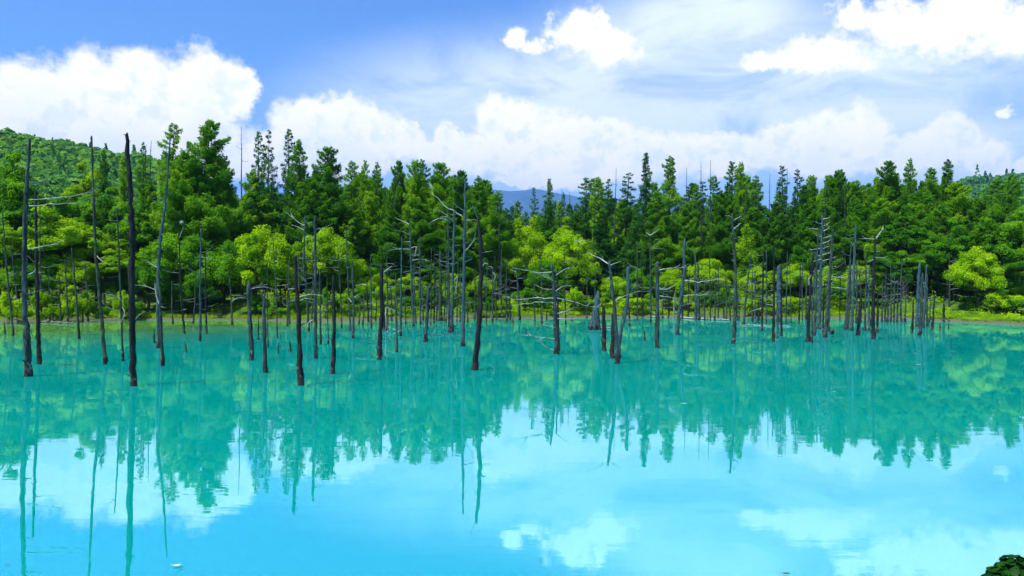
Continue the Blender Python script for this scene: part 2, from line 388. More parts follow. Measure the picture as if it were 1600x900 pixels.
mh, t = mat('wooded_slope'); geo = N(t, 'ShaderNodeNewGeometry')
n1 = noise(t, geo.outputs['Position'], 0.05, 6, 0.7)
p = N(t, 'ShaderNodeBsdfPrincipled'); p.inputs['Roughness'].default_value = 1; p.inputs['Specular IOR Level'].default_value = 0
t.links.new(mixc(t, mapr(t, n1, .4, .6), (.020, .070, .012), (.05, .13, .018)), p.inputs['Base Color']); out(t, p.outputs[0])
mm, t = mat('haze_tinted_rock_and_snow'); geo = N(t, 'ShaderNodeNewGeometry'); s = N(t, 'ShaderNodeSeparateXYZ'); t.links.new(geo.outputs['Position'], s.inputs[0])
n1 = noise(t, geo.outputs['Position'], 0.002, 7, 0.7); n2 = noise(t, geo.outputs['Position'], 0.0033, 5, 0.6, dist=1.0)
c = mixc(t, mapr(t, n1, .4, .6), (.010, .036, .080), (.022, .065, .130))  # blue of distant haze painted into the slope's base colour
snow = math_(t, 'MULTIPLY', mapr(t, n2, .69, .705), mapr(t, s.outputs[2], 840, 1120))
c = mixc(t, snow, c, (.8, .83, .88))
p = N(t, 'ShaderNodeBsdfPrincipled'); p.inputs['Roughness'].default_value = 1; p.inputs['Specular IOR Level'].default_value = 0
t.links.new(c, p.inputs['Base Color']); out(t, p.outputs[0])
HL = make_hill('hill', [(-700,235),(-300,215),(-60,205),(0,213),(60,226),(130,236),(200,246),(260,262),(340,300),(430,340),(600,410)], 260, 560, 800, 7, mh)
HR = make_hill('hill', [(1250,420),(1380,372),(1450,342),(1520,322),(1560,308),(1600,298),(1700,285),(1900,270),(2300,300)], 300, 620, 900, 8, mh)
HB = make_hill('hill', [(1150,400),(1300,345),(1400,312),(1500,290),(1540,285),(1575,278),(1600,277),(1700,270),(1900,262),(2300,300)], 950, 1300, 1800, 16, mh)
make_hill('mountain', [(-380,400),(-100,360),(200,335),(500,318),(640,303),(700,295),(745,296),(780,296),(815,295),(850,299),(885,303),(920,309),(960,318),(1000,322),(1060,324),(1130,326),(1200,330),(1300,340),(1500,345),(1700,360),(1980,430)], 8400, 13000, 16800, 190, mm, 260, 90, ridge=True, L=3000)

def hill_wood(name, H, pxs, n, cw, seed, m, label):
    fz, (hx, Y0, Yr) = H; rng = np.random.default_rng(seed); b = Buf(); k = 0
    while k < n:
        px = rng.uniform(*pxs); Y = Y0 + (Yr * 1.04 - Y0) * rng.uniform(0.25, 1) ** 0.7; x = (px - 800) / F * Y
        z = float(fz(np.array([x]), np.array([Y]))[0]); 
        if z < 3: 
            k += 1; continue
        con = rng.random() < 0.05; r = cw * rng.uniform(0.5, 1.5) * (0.6 if con else 1); h = r * (rng.uniform(2.6, 4.2) if con else rng.uniform(1.3, 1.9)); q = 42
        d = rng.normal(size=(q, 3)); d[:, 2] = np.abs(d[:, 2]); d /= np.linalg.norm(d, axis=1, keepdims=True)
        rad = r * rng.uniform(0.75, 1.1, (q, 1))
        if con:
            tt = rng.uniform(0, 1, q) ** 0.8; ang = rng.uniform(0, 6.283, q)
            C = np.stack([np.cos(ang) * r * (1 - tt), np.sin(ang) * r * (1 - tt), tt * h], 1); nn = np.stack([np.cos(ang), np.sin(ang), np.full(q, .5)], 1)
        else:
            C = d * rad; C[:, 2] *= h / r * 0.6; nn = d
        C = C + np.array([x, Y, z + h * 0.15])
        leaves(b, C, nn + rng.normal(size=(q, 3)) * 0.35, r * 0.75, r * 0.6, rng, np.clip(rng.normal(0.25 if con else 0.55, 0.16) + rng.normal(size=q) * 0.06, 0, 1)); k += 1
    tag(link(name, b.mesh(name), m), label, 'wood', kind='stuff')
hill_wood('hillside_wood', HL, (-690, 420), 5600, 4.2, 3, M['hill'], 'dense green wood covering the hillside behind the trees, left')
hill_wood('hillside_wood', HR, (1440, 1900), 1700, 4.6, 4, M['hill'], 'bright green wood covering the nearer slope, far right')
hill_wood('hillside_wood', HB, (1440, 1900), 1700, 8.0, 6, M['hill'], 'bluish wood along the back ridge, far right')

# the air: everything but the sky stands inside this box
def box_mesh(name, a, b):
    V = [(x, y, z) for x in (a[0], b[0]) for y in (a[1], b[1]) for z in (a[2], b[2])]
    return mesh_np(name, V, [(0, 1, 3, 2), (4, 6, 7, 5), (0, 4, 5, 1), (2, 3, 7, 6), (0, 2, 6, 4), (1, 5, 7, 3)])
m, t = mat('haze'); v = N(t, 'ShaderNodeVolumePrincipled'); v.inputs['Color'].default_value = (.26, .52, 1, 1); v.inputs['Density'].default_value = 0.00008; v.inputs['Anisotropy'].default_value = 0.0; v.inputs['Density Attribute'].default_value = ''
o = N(t, 'ShaderNodeOutputMaterial'); t.links.new(v.outputs[0], o.inputs['Volume'])
tag(link('haze', box_mesh('haze', (-14100, -1600, -3.0), (14100, 17100, 2050)), m), 'thin blue air between the trees and the distant mountain', 'haze', kind='stuff')

# ------------------------------------------------------------------ living trees
def U(v): v = np.asarray(v, float); return v / (np.linalg.norm(v) + 1e-9)
def conifer(seed, H, R, kind='larch'):
    """trunk with limbs, crown of needle sprays; real size in metres"""
    rng = np.random.default_rng(seed); rr = random.Random(seed); tb = Buf(); cb = Buf()
    lean = rng.normal(size=2) * 0.012 * H
    def tr(z): f = z / H; return np.array([lean[0] * f * f + 0.10 * math.sin(f * 5 + seed), lean[1] * f * f, z])
    tube(tb, [tr(H * f) for f in np.linspace(-0.02, 0.985, 12)], [0.0115 * H * (1 - f) ** 0.9 + 0.02 for f in np.linspace(0, 1, 12)], 8, rr, 0.08)
    cfg = dict(larch=dict(n=150, cb=0.14, prof=lambda f: (1 - f) ** 0.66 * min(1, 0.45 + f * 2.6), up=0.30, dens=62, L=0.36, W=0.085, wid=0.24, gap=0.12),
               full=dict(n=200, cb=0.07, prof=lambda f: (1 - f) ** 0.56 * min(1, 0.55 + f * 2.2), up=0.36, dens=66, L=0.38, W=0.095, wid=0.27, gap=0.10),
               spruce=dict(n=150, cb=0.08, prof=lambda f: (1 - f) ** 0.95, up=-0.05, dens=62, L=0.32, W=0.085, wid=0.26, gap=0.05),
               sparse=dict(n=105, cb=0.22, prof=lambda f: (1 - f) ** 0.60 * min(1, 0.3 + f * 1.6), up=0.12, dens=58, L=0.34, W=0.085, wid=0.24, gap=0.16),
               young=dict(n=95, cb=0.05, prof=lambda f: (1 - f) ** 0.9, up=0.45, dens=60, L=0.26, W=0.08, wid=0.34, gap=0.08))[kind]
    n = cfg['n']; az_ = rng.uniform(0, 6.28)
    for i in range(n):
        f = cfg['cb'] + (1 - cfg['cb']) * ((i + 0.5) / n) ** 0.95
        if rng.random() < cfg['gap']: continue
        az_ += 2.4 + rng.normal() * 0.35
        L = R * cfg['prof'](f) * rng.uniform(0.55, 1.15) + 0.25
        # clumps: neighbouring limbs share a length factor, so the outline bulges and dents
        L *= 0.86 + 0.26 * math.sin(az_ * 2 + f * 9 + seed) + 0.24 * math.sin(az_ + seed * 1.7) * math.sin(f * 13 + seed) + (0.35 if rng.random() < 0.07 else 0)
        up = cfg['up'] * (0.35 + 1.5 * f) + rng.normal() * 0.10
        d = np.array([math.cos(az_), math.sin(az_), up]); d /= np.linalg.norm(d)
        p0 = tr(f * H); sag = 0.10 * L if kind != 'spruce' else 0.16 * L
        ss = np.linspace(0, 1, 5); pts = [p0 + d * L * s_ + np.array([0, 0, sag * (s_ ** 2 * 1.2 - s_ * 1.4)]) for s_ in ss]
        tube(tb, pts, [0.010 * L * (1 - s_) + 0.014 for s_ in ss], 4, cap=False)
        m_ = int(cfg['dens'] * L * (1.0 + 0.3 * L))
        s_ = rng.uniform(0.12 if kind == 'spruce' else 0.22, 1.04, m_) ** 0.75
        perp = U(np.cross(d, [0, 0, 1])); wid = cfg['wid'] * L * np.sin(np.clip(s_, 0, 1) * 2.7 + 0.25) ** 0.8 if True else 0
        wid = np.nan_to_num(wid, nan=0.1) + 0.08
        lat = rng.uniform(-1, 1, m_) ; dz = rng.normal(size=m_) * 0.13 - np.abs(rng.normal(size=m_)) * (0.26 if kind != 'spruce' else 0.30) * (0.4 + 0.4 * np.abs(lat)) * min(L, 2)
        C = p0 + d * (L * s_)[:, None] + perp * (lat * wid)[:, None]; C[:, 2] += sag * (s_ ** 2 * 1.2 - s_ * 1.4) + dz * (1.0 if f < .85 else .6)
        ax = d * 0.7 + perp * np.sign(lat)[:, None] * 0.6 + np.array([0, 0, -0.15])
        nn = rng.normal(size=(m_, 3)) * 0.85 + np.array([0, 0, 1.0]) + d * 0.3
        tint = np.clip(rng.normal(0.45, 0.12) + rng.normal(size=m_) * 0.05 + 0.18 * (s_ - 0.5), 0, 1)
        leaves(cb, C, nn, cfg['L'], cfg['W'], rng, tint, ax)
    m_ = 40; zt = rng.uniform(0.93, 1.0, m_) * H
    C = np.array([tr(z) for z in zt]) + rng.normal(size=(m_, 3)) * np.array([.10, .10, .05]); leaves(cb, C, rng.normal(size=(m_, 3)), cfg['L'] * 0.7, cfg['W'] * .8, rng, 0.5, np.tile([0, 0, 1.0], (m_, 1)))
    return tb.mesh('conifer_trunk'), cb.mesh('conifer_crown')
def broadleaf(seed, H, R, lobes=34, leaf=0.30, base=0.22, per=330, flat=1.0, multi=1):
    rng = np.random.default_rng(seed); rr = random.Random(seed); tb = Buf(); cb = Buf()
    cz = H * (base + 1) / 2; hz = H * (1 - base) / 2
    stems = [(np.array([rng.normal() * .15 * (multi > 1), rng.normal() * .15 * (multi > 1), -0.3]), np.array([rng.normal() * R * .25 * (multi > 1), rng.normal() * R * .25 * (multi > 1), H * 0.80])) for _ in range(multi)]
    for a, b_ in stems:
        mid = (a + b_) / 2 + rng.normal(size=3) * 0.03 * H
        tube(tb, spline([a, mid, b_], 8), [0.013 * H / multi ** .4 * (1 - f * 0.8) + 0.012 for f in np.linspace(0, 1, 8)], 7, rr, 0.06)
    for i in range(lobes):
        u = rng.normal(size=3); u /= np.linalg.norm(u)
        if u[2] < -0.35: u[2] *= -0.6
        k = rng.uniform(0.45, 0.92)
        c = np.array([u[0] * R * k, u[1] * R * k, cz + u[2] * hz * k * flat]); 
        r = R * rng.uniform(0.20, 0.36) * (1.1 - 0.25 * k)
        st_ = stems[i % multi]; zz = min(c[2] * 0.72, H * .78); f = (zz + 0.3) / (H * 0.8 + 0.3); p0 = st_[0] * (1 - f) + st_[1] * f
        tube(tb, spline([p0, (p0 + c) / 2 + np.array([0, 0, -0.03 * H]), c], 5), [0.006 * H * (1 - s_ * .8) + 0.01 for s_ in np.linspace(0, 1, 5)], 4, cap=False)
        m_ = int(per * rng.uniform(0.7, 1.2)); d = rng.normal(size=(m_, 3)); d /= np.linalg.norm(d, axis=1, keepdims=True)
        # sub-tufts inside the lobe
        tc_ = rng.normal(size=(9, 3)); tc_ /= np.linalg.norm(tc_, axis=1, keepdims=True); tc_[:, 2] = tc_[:, 2] * 0.7 + 0.15
        own = rng.integers(0, 9, m_); C = c + tc_[own] * r * 0.62 + d * r * rng.uniform(0.25, 0.55, (m_, 1)) * np.array([1, 1, .75])
        nn = (C - c) / r + rng.normal(size=(m_, 3)) * 0.45 + np.array([0, 0, .5])
        tint = np.clip(rng.normal(0.5, 0.13) + rng.normal(size=9)[own] * 0.07 + rng.normal(size=m_) * 0.06, 0, 1)
        leaves(cb, C, nn, leaf, leaf * 0.62, rng, tint)
    return tb.mesh('tree_trunk'), cb.mesh('tree_crown')
PROTO = {}
def protos(key, fn, n): PROTO[key] = [fn(i) for i in range(n)]
protos('larch', lambda i: (conifer(100 + i, 20, 3.3, 'larch'), 20, 3.3, 'larch'), 5)
protos('full', lambda i: (conifer(150 + i, 20, 5.4, 'full'), 20, 5.4, 'larch'), 4)
protos('spruce', lambda i: (conifer(200 + i, 20, 2.9, 'spruce'), 20, 2.9, 'spruce'), 3)
protos('sparse', lambda i: (conifer(250 + i, 22, 2.4, 'sparse'), 22, 2.4, 'spruce'), 4)
protos('young', lambda i: (conifer(300 + i, 9, 1.9, 'young'), 9, 1.9, 'yellow'), 2)
protos('broad', lambda i: (broadleaf(350 + i, 13, 3.6, 42, 0.25, 0.18, 500), 13, 3.6, 'broad'), 4)
protos('tallbroad', lambda i: (broadleaf(380 + i, 16, 3.2, 46, 0.25, 0.22, 460), 16, 3.2, 'broad'), 2)
protos('bush', lambda i: (broadleaf(400 + i, 6.5, 3.6, 44, 0.185, 0.04, 520, 1.0, 4), 6.5, 3.6, 'yellow'), 4)
protos('shrub', lambda i: (broadleaf(450 + i, 2.6, 1.9, 26, 0.16, 0.0, 270, 1.0, 4), 2.6, 1.9, 'yellow'), 3)
NAMES = dict(larch='larch_tree', full='larch_tree', spruce='spruce_tree', sparse='spruce_tree', young='young_larch', broad='broadleaf_tree', tallbroad='broadleaf_tree', bush='bush', shrub='shrub')
GROUPS = dict(larch_tree='larch trees behind the pond', spruce_tree='spruce trees behind the pond', young_larch='young yellow-green larches on the bank', broadleaf_tree='broadleaf trees behind the pond', bush='rounded bushes on the bank', shrub='low shrubs along the water edge')
CATS = dict(larch_tree='larch tree', spruce_tree='spruce tree', young_larch='young larch', broadleaf_tree='broadleaf tree', bush='bush', shrub='shrub')
_first = {}
TREES = []      # (px, name, object, label or None, words)
def plant(kind, px, top, wpx, Y, label=None, matk=None, seed=None, words=''):
    """a tree of the given kind whose crown top shows at (px, top), wpx wide, standing at distance Y"""
    rng = random.Random(int(px * 7 + top * 3 + (seed or 0))); i = rng.randrange(len(PROTO[kind]))
    (tm, cm), H, R, mk = PROTO[kind][i]; mk = matk or mk
    P_ = at(px, top, Y); z0 = float(terr(np.array([P_.x]), np.array([Y]))[0]) - 0.05
    h = P_.z - z0; r = wpx / 2 / F * Y * {'larch': 1.5, 'full': 1.3, 'sparse': 1.3, 'spruce': 1.2}.get(kind, 1.1); name = NAMES[kind]
    key = (kind, i, mk)
    root = bpy.data.objects.new(name, None); COL.objects.link(root); root.empty_display_size = 0.5
    if key not in _first:
        cm2 = cm if not cm.materials else cm.copy(); 
        cm2.materials.clear(); cm2.materials.append(M[mk])
        if not tm.materials: tm.materials.append(M['bark'])
        _first[key] = (tm, cm2)
    t_, c_ = _first[key]
    link('trunk', t_, None, root); link('crown', c_, None, root)
    root.location = (P_.x, Y, z0); root.rotation_euler = (0, 0, rng.uniform(0, 6.28)); root.scale = (r / R * 1.02, r / R * 1.02, h / H)
    tag(root, None, CATS[name], GROUPS[name]); TREES.append([px, name, root, label, words]); return root

# (kind, px, top py, width px, distance) of the trees that can be told apart; label where a tree stands out
T = [
 ('broad',12,232,95,74,'yellowish broadleaf tree at the far left, under the hill ridge','broad'),('broad',58,288,90,72,None,'broad'),('broad',95,318,110,70,None,'yellow'),('tallbroad',130,250,62,92,'slender golden-green tree rising toward the hill ridge, left','yellow'),
 ('broad',165,285,80,86,None,'broad'),('larch',160,236,34,100,None,'spruce'),('larch',196,246,44,96,None,'larch'),('broad',205,310,84,80,None,'broad'),('broad',35,350,90,68,None,'yellow'),('broad',150,345,90,72,None,'yellow'),
 ('broad',178,385,80,69,None,'yellow'),('sparse',226,222,30,92,None,None),('broad',232,330,80,82,None,'broad'),('broad',5,330,80,70,None,'broad'),('full',236,285,80,88,None,None),
 ('larch',266,193,64,84,'tall feathery larch with airy open top beside the largest larch',None),('full',322,189,128,80,'largest and tallest full larch, broad dense crown',None),('full',292,240,110,78,None,None),('full',352,255,84,84,None,None),
 ('sparse',402,204,36,92,None,None),('sparse',419,204,34,95,None,None),('full',398,270,80,92,None,None),('sparse',449,200,40,94,'thin spruce with the highest needle-pointed tip beside two sparse ones',None),
 ('larch',474,222,62,92,None,None),('full',512,231,100,90,'broad full larch with bulging right side',None),('full',492,280,90,88,None,None),('larch',548,252,50,96,None,None),
 ('larch',568,252,36,100,None,None),('larch',590,254,40,104,None,None),('full',620,253,64,98,None,None),('full',575,300,84,92,None,None),('full',648,252,74,94,None,None),('larch',662,250,40,102,None,None),('full',690,256,84,94,'full larch with rounded top behind the clustered grey snags',None),
 ('full',722,268,70,96,None,None),('larch',746,276,50,96,None,None),('full',735,315,80,90,None,None),('larch',776,300,54,92,'last dark larch before the blue mountain gap',None),('spruce',792,335,50,96,None,None),('full',660,320,90,88,None,None),('full',615,330,80,86,None,None),('full',700,335,80,88,None,None),('larch',545,320,60,88,None,None),
 ('young',812,342,60,98,None,None),('young',835,338,60,96,None,None),('spruce',857,279,54,112,'neat cone-shaped spruce standing alone before the blue mountain',None),('sparse',835,293,24,118,None,None),('tallbroad',886,336,54,104,None,'yellow'),('sparse',882,300,18,122,None,None),
 ('sparse',915,277,46,118,None,None),('larch',937,277,44,114,None,None),('sparse',951,280,36,118,None,None),('larch',944,330,50,108,None,'spruce'),('sparse',979,270,50,120,None,None),('spruce',1011,238,68,116,'tallest dark spruce right of the mountain gap',None),('larch',1045,245,60,118,'tall larch beside the tallest dark spruce, notched tip',None),
 ('full',1070,318,70,108,None,None),('larch',1086,290,40,118,None,None),('larch',1028,300,60,106,None,None),('spruce',990,330,50,104,None,None),('sparse',1100,284,40,124,None,None),('larch',1118,276,44,116,None,None),
 ('larch',1143,253,52,116,'twin-topped larch, taller stem',None),('larch',1154,255,40,114,None,None),('full',1135,300,80,108,None,None),('sparse',1183,275,40,120,None,None),('full',1180,325,70,106,None,None),('larch',1167,295,40,116,None,None),
 ('sparse',1222,259,44,116,'thin sparse spruce with an airy spread tip above the broad blue snag',None),('sparse',1247,265,36,116,None,None),('full',1215,318,70,106,None,None),('spruce',1245,300,44,110,None,None),('larch',1272,284,50,112,None,None),('full',1262,320,70,104,None,'broad'),
 ('full',1307,266,64,106,'dark-topped larch behind the fishbone snag cluster',None),('full',1290,310,80,102,None,None),('larch',1338,283,56,104,None,None),('full',1384,254,92,104,'broad-topped larch with two merged points on the right shore',None),('full',1345,320,80,100,None,None),('larch',1426,250,42,106,None,None),
 ('larch',1456,262,56,104,None,None),('larch',1481,250,50,102,'needle-tipped tall larch near the right hill',None),('full',1500,285,90,100,None,None),('full',1440,300,90,100,None,None),('full',1532,310,80,98,None,None),('full',1385,310,96,98,None,None),('full',1470,320,80,96,None,None),
 ('tallbroad',1415,317,66,92,'light green two-lobed broadleaf tree amid dark larches, right','broad'),('broad',1478,342,72,90,None,'broad'),('broad',1560,335,80,92,None,'broad'),('broad',1592,328,72,92,None,'broad'),('full',1508,345,90,92,None,None),('broad',1592,372,60,96,None,'broad'),('full',1545,345,90,92,None,None),('broad',1440,375,70,88,None,'broad'),('broad',1390,390,60,88,None,'broad'),
 ('bush',270,372,104,71,'big bright bush with black hollow underneath, beside the leaning blue-grey snag','broad'),('bush',232,400,80,70,None,'broad'),('bush',350,378,86,72,None,'broad'),('bush',404,360,112,72,'big yellow-green bush behind the short black-topped snags','yellow'),('bush',440,372,90,74,None,'yellow'),('bush',506,362,100,76,'tall yellow-green bush behind the twin blue-grey snags','yellow'),('bush',545,395,60,78,None,'yellow'),
 ('bush',890,366,86,92,'tallest bright bush, right behind the many-branched snag','yellow'),('bush',825,362,80,94,None,'yellow'),('bush',796,388,60,92,None,'yellow'),('bush',905,400,60,90,None,'yellow'),('bush',855,410,70,88,None,'broad'),
 ('bush',1105,402,72,94,'round yellow-green bush framed by thin bare trunks',None),('bush',1242,413,64,92,'pale dense bush beside the broad blue snag',None),('young',1168,352,64,98,None,None),('bush',1048,418,60,94,None,None),('bush',1345,412,60,90,None,'yellow'),('bush',1372,430,50,90,None,'yellow'),('bush',1188,420,56,93,None,'yellow'),
 ('bush',1531,391,80,78.5,'neat dome-shaped green bush standing apart near the right bank','yellow'),('bush',1640,425,56,86,None,'yellow'),
 ('bush',60,400,90,68,None,'broad'),('bush',120,405,80,69,None,'yellow'),('bush',10,415,70,67,None,'broad'),('bush',185,415,70,70,None,'broad'),('bush',310,415,70,71,None,'broad'),
 ('bush',700,425,60,86,None,'yellow'),('bush',640,430,60,84,None,'yellow'),('bush',755,430,50,86,None,'yellow'),('bush',595,428,56,84,None,'yellow'),('bush',960,430,50,90,None,'yellow'),('bush',1000,425,56,92,None,'broad'),('bush',1290,420,50,90,None,'yellow'),
]
for (k_, px, top, w_, Y, lab, mk) in T: plant(k_, px, top, w_, Y, lab, mk)
_rb = random.Random(31)
for i in range(26):
    px = 470 + i * 12 if i < 25 else 760; plant('full', px, 262 + _rb.uniform(0, 34) + max(0, px - 690) * .3, _rb.uniform(50, 70), _rb.uniform(100, 116), None, None, i)
for i in range(15):
    px = 765 + i * 11.5; plant('larch', px, 314 + _rb.uniform(0, 24), _rb.uniform(36, 50), _rb.uniform(125, 145), None, 'spruce' if i % 3 == 0 else None, i)
for i in range(20):
    px = 1255 + i * 13; plant('full', px, 272 + _rb.uniform(0, 26), _rb.uniform(48, 66), _rb.uniform(108, 120), None, None, i)
# low shrubs along the far bank
_rs = random.Random(77)
for i in range(64):
    px = 8 + i * 25.2 + _rs.uniform(-9, 9)
    if 215 < px < 400 or 1375 < px < 1500: continue
    top = _rs.uniform(440, 468) if px > 560 else _rs.uniform(450, 478)
    x_ = (px - 800) / F * 75; Y = float(shore_y(x_)) + _rs.uniform(1.3, 3.2) + (3 if px > 1480 else 0)
    plant('shrub', px, top + (10 if px > 1480 else 0), _rs.uniform(26, 52), Y, None, _rs.choice(['yellow', 'yellow', 'shrub', 'broad']))
# deeper rows of the forest
DEEP = []
for i in range(74):
    px = -60 + i * 23.5 + _rs.uniform(-10, 10)
    gap = 760 < px < 930 or (930 < px < 1250 and i % 2)
    Y = _rs.uniform(118, 165); top = (_rs.uniform(322, 348) if 760 < px < 930 else _rs.uniform(310, 350)) if gap else _rs.uniform(272, 320)
    if px < 240: top = _rs.uniform(290, 335)
    DEEP.append((px, top, Y)); plant('full' if i % 3 else 'larch', px, top, _rs.uniform(58, 90), Y, None, None, i)

# ------------------------------------------------------------------ dead trunks standing in the water
SNAGS = []      # (px, label or None, object, words)
DG = 'dead trees standing in and beside the pond'
def snag(pts, w, tone, branches=(), auto=0, label=None, top=0.45, seed=0, tufts=(0.35, 0.95), blen=(10, 34), flare=1.18, knob=None, side=0):
    """pts: pixels from the waterline up; w: width in pixels; branches: pixel paths; auto: number of small broken side branches"""
    auto = auto + 2 if auto else 0
    px0, py0 = pts[0]; rng = random.Random(int(px0 * 13 + py0 * 5 + seed))
    g = ground(px0, py0); Y = g.y; k = Y / F
    h_top = at(*pts[-1], Y).z
    zb = float(terr(np.array([g.x]), np.array([Y]))[0])
    if zb > 0: # stands on the bank
        pass
    dl = rng.uniform(-0.03, 0.03) * h_top
    P3 = [at(x, y, Y) for x, y in pts]; P3[0] = g.copy()
    for i, p in enumerate(P3): p.y += dl * (p.z / max(h_top, .1))
    if len(P3) == 2 and h_top > 1.5: P3.insert(1, P3[0].lerp(P3[1], rng.uniform(.4, .6)) + Vector((rng.uniform(-1, 1) * .012 * h_top, 0, 0)))
    n = max(8, min(34, int(h_top * 4.5))); path = spline(P3, n)
    r0 = w / 2 * k * ((.86 if py0 > 560 else .76) if w > 6.5 else .66); R_ = []
    for i in range(n):
        f = i / (n - 1); r = r0 * ((1 - f) ** 0.8 * (1 - top) + top); r *= 1 + (flare - 1) * max(0, 1 - f * n / 3)
        R_.append(r * rng.uniform(0.84, 1.14))
        if 0 < i < n - 1: path[i] += Vector((rng.uniform(-1, 1), rng.uniform(-1, 1), 0)) * r0 * 0.20
    path.insert(0, path[0] - Vector((0, 0, 0.9)) - (path[1] - path[0]) * 0.2); R_.insert(0, R_[0] * 1.08)
    # broken, slanting tip
    tip = path[-1]; path.append(tip + Vector((R_[-1] * .35, 0, R_[-1] * rng.uniform(1.0, 2.6)))); R_.append(R_[-1] * 0.30)
    origin = Vector((g.x, Y, 0))
    b = Buf(); tube(b, [p - origin for p in path], R_, 10, rng, 0.17)
    for j in range(int(h_top * 2.6)):       # knots and snapped stubs
        i = rng.randrange(2, len(path) - 1); a = rng.uniform(0, 6.28); p = path[i] - origin; d = Vector((math.cos(a), math.sin(a), rng.uniform(.1, .7))); L = R_[i] * rng.uniform(1.3, 2.6)
        tube(b, [p, p + d * L * .7, p + d * L * 1.05], [R_[i] * .32, R_[i] * .2, R_[i] * .06], 5, cap=False)
    has = bool(branches) or auto or knob
    nm = 'dead_tree' if h_top > 1.3 else 'tree_stump'
    if has:
        root = link('dead_tree', None); root.location = origin; root.empty_display_size = .3
        link('trunk', b.mesh('dead_trunk', True), M[tone], root)
    else:
        root = link(nm, b.mesh('dead_trunk', True), M[tone]); root.location = origin
    def add_branch(P_, rad, mt, subs=True):
        bb = Buf(); m_ = max(5, min(14, int((P_[-1] - P_[0]).length * 5))); q = spline(P_, m_)
        for i in range(1, m_): q[i] += Vector((rng.uniform(-1, 1), rng.uniform(-1, 1), rng.uniform(-1, 1))) * 0.016 * (P_[-1] - P_[0]).length
        tube(bb, [p - origin for p in q], [rad * (1 - .78 * i / (m_ - 1)) for i in range(m_)], 5, cap=False)
        if subs:
            for _ in range(int((P_[-1] - P_[0]).length * 1.4)):
                i = rng.randrange(m_ // 3, m_ - 1); dd = (q[i + 1] - q[i]).normalized() * .8 + Vector((0, rng.uniform(-.8, .8), rng.uniform(-.7, .9))); L = rng.uniform(.15, .5)
                tube(bb, [q[i] - origin, q[i] - origin + dd * L * .6, q[i] - origin + dd * L + Vector((0, 0, .05))], [rad * .4, rad * .28, rad * .1], 4, cap=False)
        link('branch', bb.mesh('branch', True), M[mt], root)
    for br in branches:
        br = list(br); mt = 'pale'; rad = 1.0
        if isinstance(br[-1], str): mt = br.pop()
        if isinstance(br[-1], (int, float)): rad = br.pop()
        dy = rng.uniform(-.35, .35); P_ = [at(x, y, Y) for x, y in br]; m_ = len(P_)
        for i, p in enumerate(P_): p.y += dy * i + dl * (p.z / max(h_top, .1))
        add_branch(P_, 0.62 * rad * k + .004, mt)
    zs = sorted(rng.uniform(*tufts) for _ in range(auto))
    for f in zs:
        i = min(len(path) - 3, 1 + int(f * (len(path) - 3))); p = path[i]; s_ = side or rng.choice((-1, 1)); a = rng.uniform(-1.1, 1.1)
        L = rng.uniform(*blen) * k * (1.15 - .5 * f); d = Vector((s_ * math.cos(a), math.sin(a), rng.uniform(-.15, .38)))
        add_branch([p, p + d * L * .5 + Vector((0, 0, -.04 * L)), p + d * L + Vector((0, 0, rng.uniform(-.12, .22) * L))], 0.40 * k + .004, rng.choice(('twig', 'mossy', 'twig')), L > .8)
    if knob:
        kb = Buf(); c = at(*knob, Y) - origin; rr = 3.4 * k
        tube(kb, [c + Vector((0, 0, -rr)), c + Vector((0, 0, -rr * .6)), c, c + Vector((0, 0, rr * .7)), c + Vector((0, 0, rr))], [rr * .2, rr * .8, rr, rr * .7, rr * .15], 8, rng, .12)
        link('burl', kb.mesh('burl', True), M['twig'], root)
    tag(root, None, 'dead tree' if nm == 'dead_tree' else 'stump', DG)
    lean = pts[-1][0] - px0
    hpx = py0 - pts[-1][1]
    SNAGS.append([px0, label, root, (hpx, w, tone, lean, len(root.children) - 1 if has else 0, py0)]); return root

S = snag
# the ones that stand out, left to right
S([(44,588),(40,480),(39,377),(47,219)], 12, 'grey', [((47,312),(75,307),(105,303),(133,290),1.2),((46,322),(80,317),(105,314),(129,303)),((47,285),(62,281),(74,268),1.3),((45,389),(62,385),(83,380),1.6),((43,430),(55,425),(57,418),1.8),((42,460),(60,452)),((47,265),(58,262),.6)], 3, 'tall bent grey snag with long bare branches reaching right, far left of pond', top=.42)
S([(61.5,569),(58,470),(54,298)], 8, 'dark', auto=4)
S([(21,525),(12,420),(6,330)], 5, 'mossy', auto=3); S([(32,503),(24,440),(18,385)], 4, 'mossy', auto=2)
S([(124,530),(120,460),(114,389)], 6, 'mossy', auto=6)
S([(164.5,569),(158,490),(150,396),(143,215)], 7, 'mossy', [((152,400),(160,406),(178,415),.8)], 2, 'very tall thin snag leaning left, its tip above the hill ridge')
S([(192,564),(188,450),(183,326)], 5.5, 'mossy', [((191,470),(183,462),(172,458)),((191,480),(200,492),(186,520),.7)], 3)
S([(209,603),(208,490),(209,377),(207,290),(203,213)], 12, 'dark', [((211,500),(222,492),(232,487)),], 4, 'thick black snag, the tallest and nearest, standing in open water', top=.52, blen=(4,10))
S([(249,544),(246,460),(250,377),(257,316),(264,214)], 9, 'blue', [((248,420),(236,414),(224,408),1.1),((247,455),(232,448),(214,445),1.1)], 3, 'tall pale blue-grey snag curving up to the right beside the biggest bush', top=.3)
S([(254,571.5),(252,500),(250,425)], 7, 'mossy', [((252,480),(240,462),(234,442),1.2)], 2, 'shorter mossy snag in front of the tall pale blue-grey one')
S([(288,521),(283,450),(281,372)], 5, 'dark', [((284,485),(292,483),1.0),((281,374),(283,362),(284,352),.8,'twig')], 2, 'thin dark snag carrying a pale round knob above its tip', knob=(284,348))
S([(291,550),(290,538)], 5, 'dark'); S([(241,536),(241,515)], 5, 'dark')
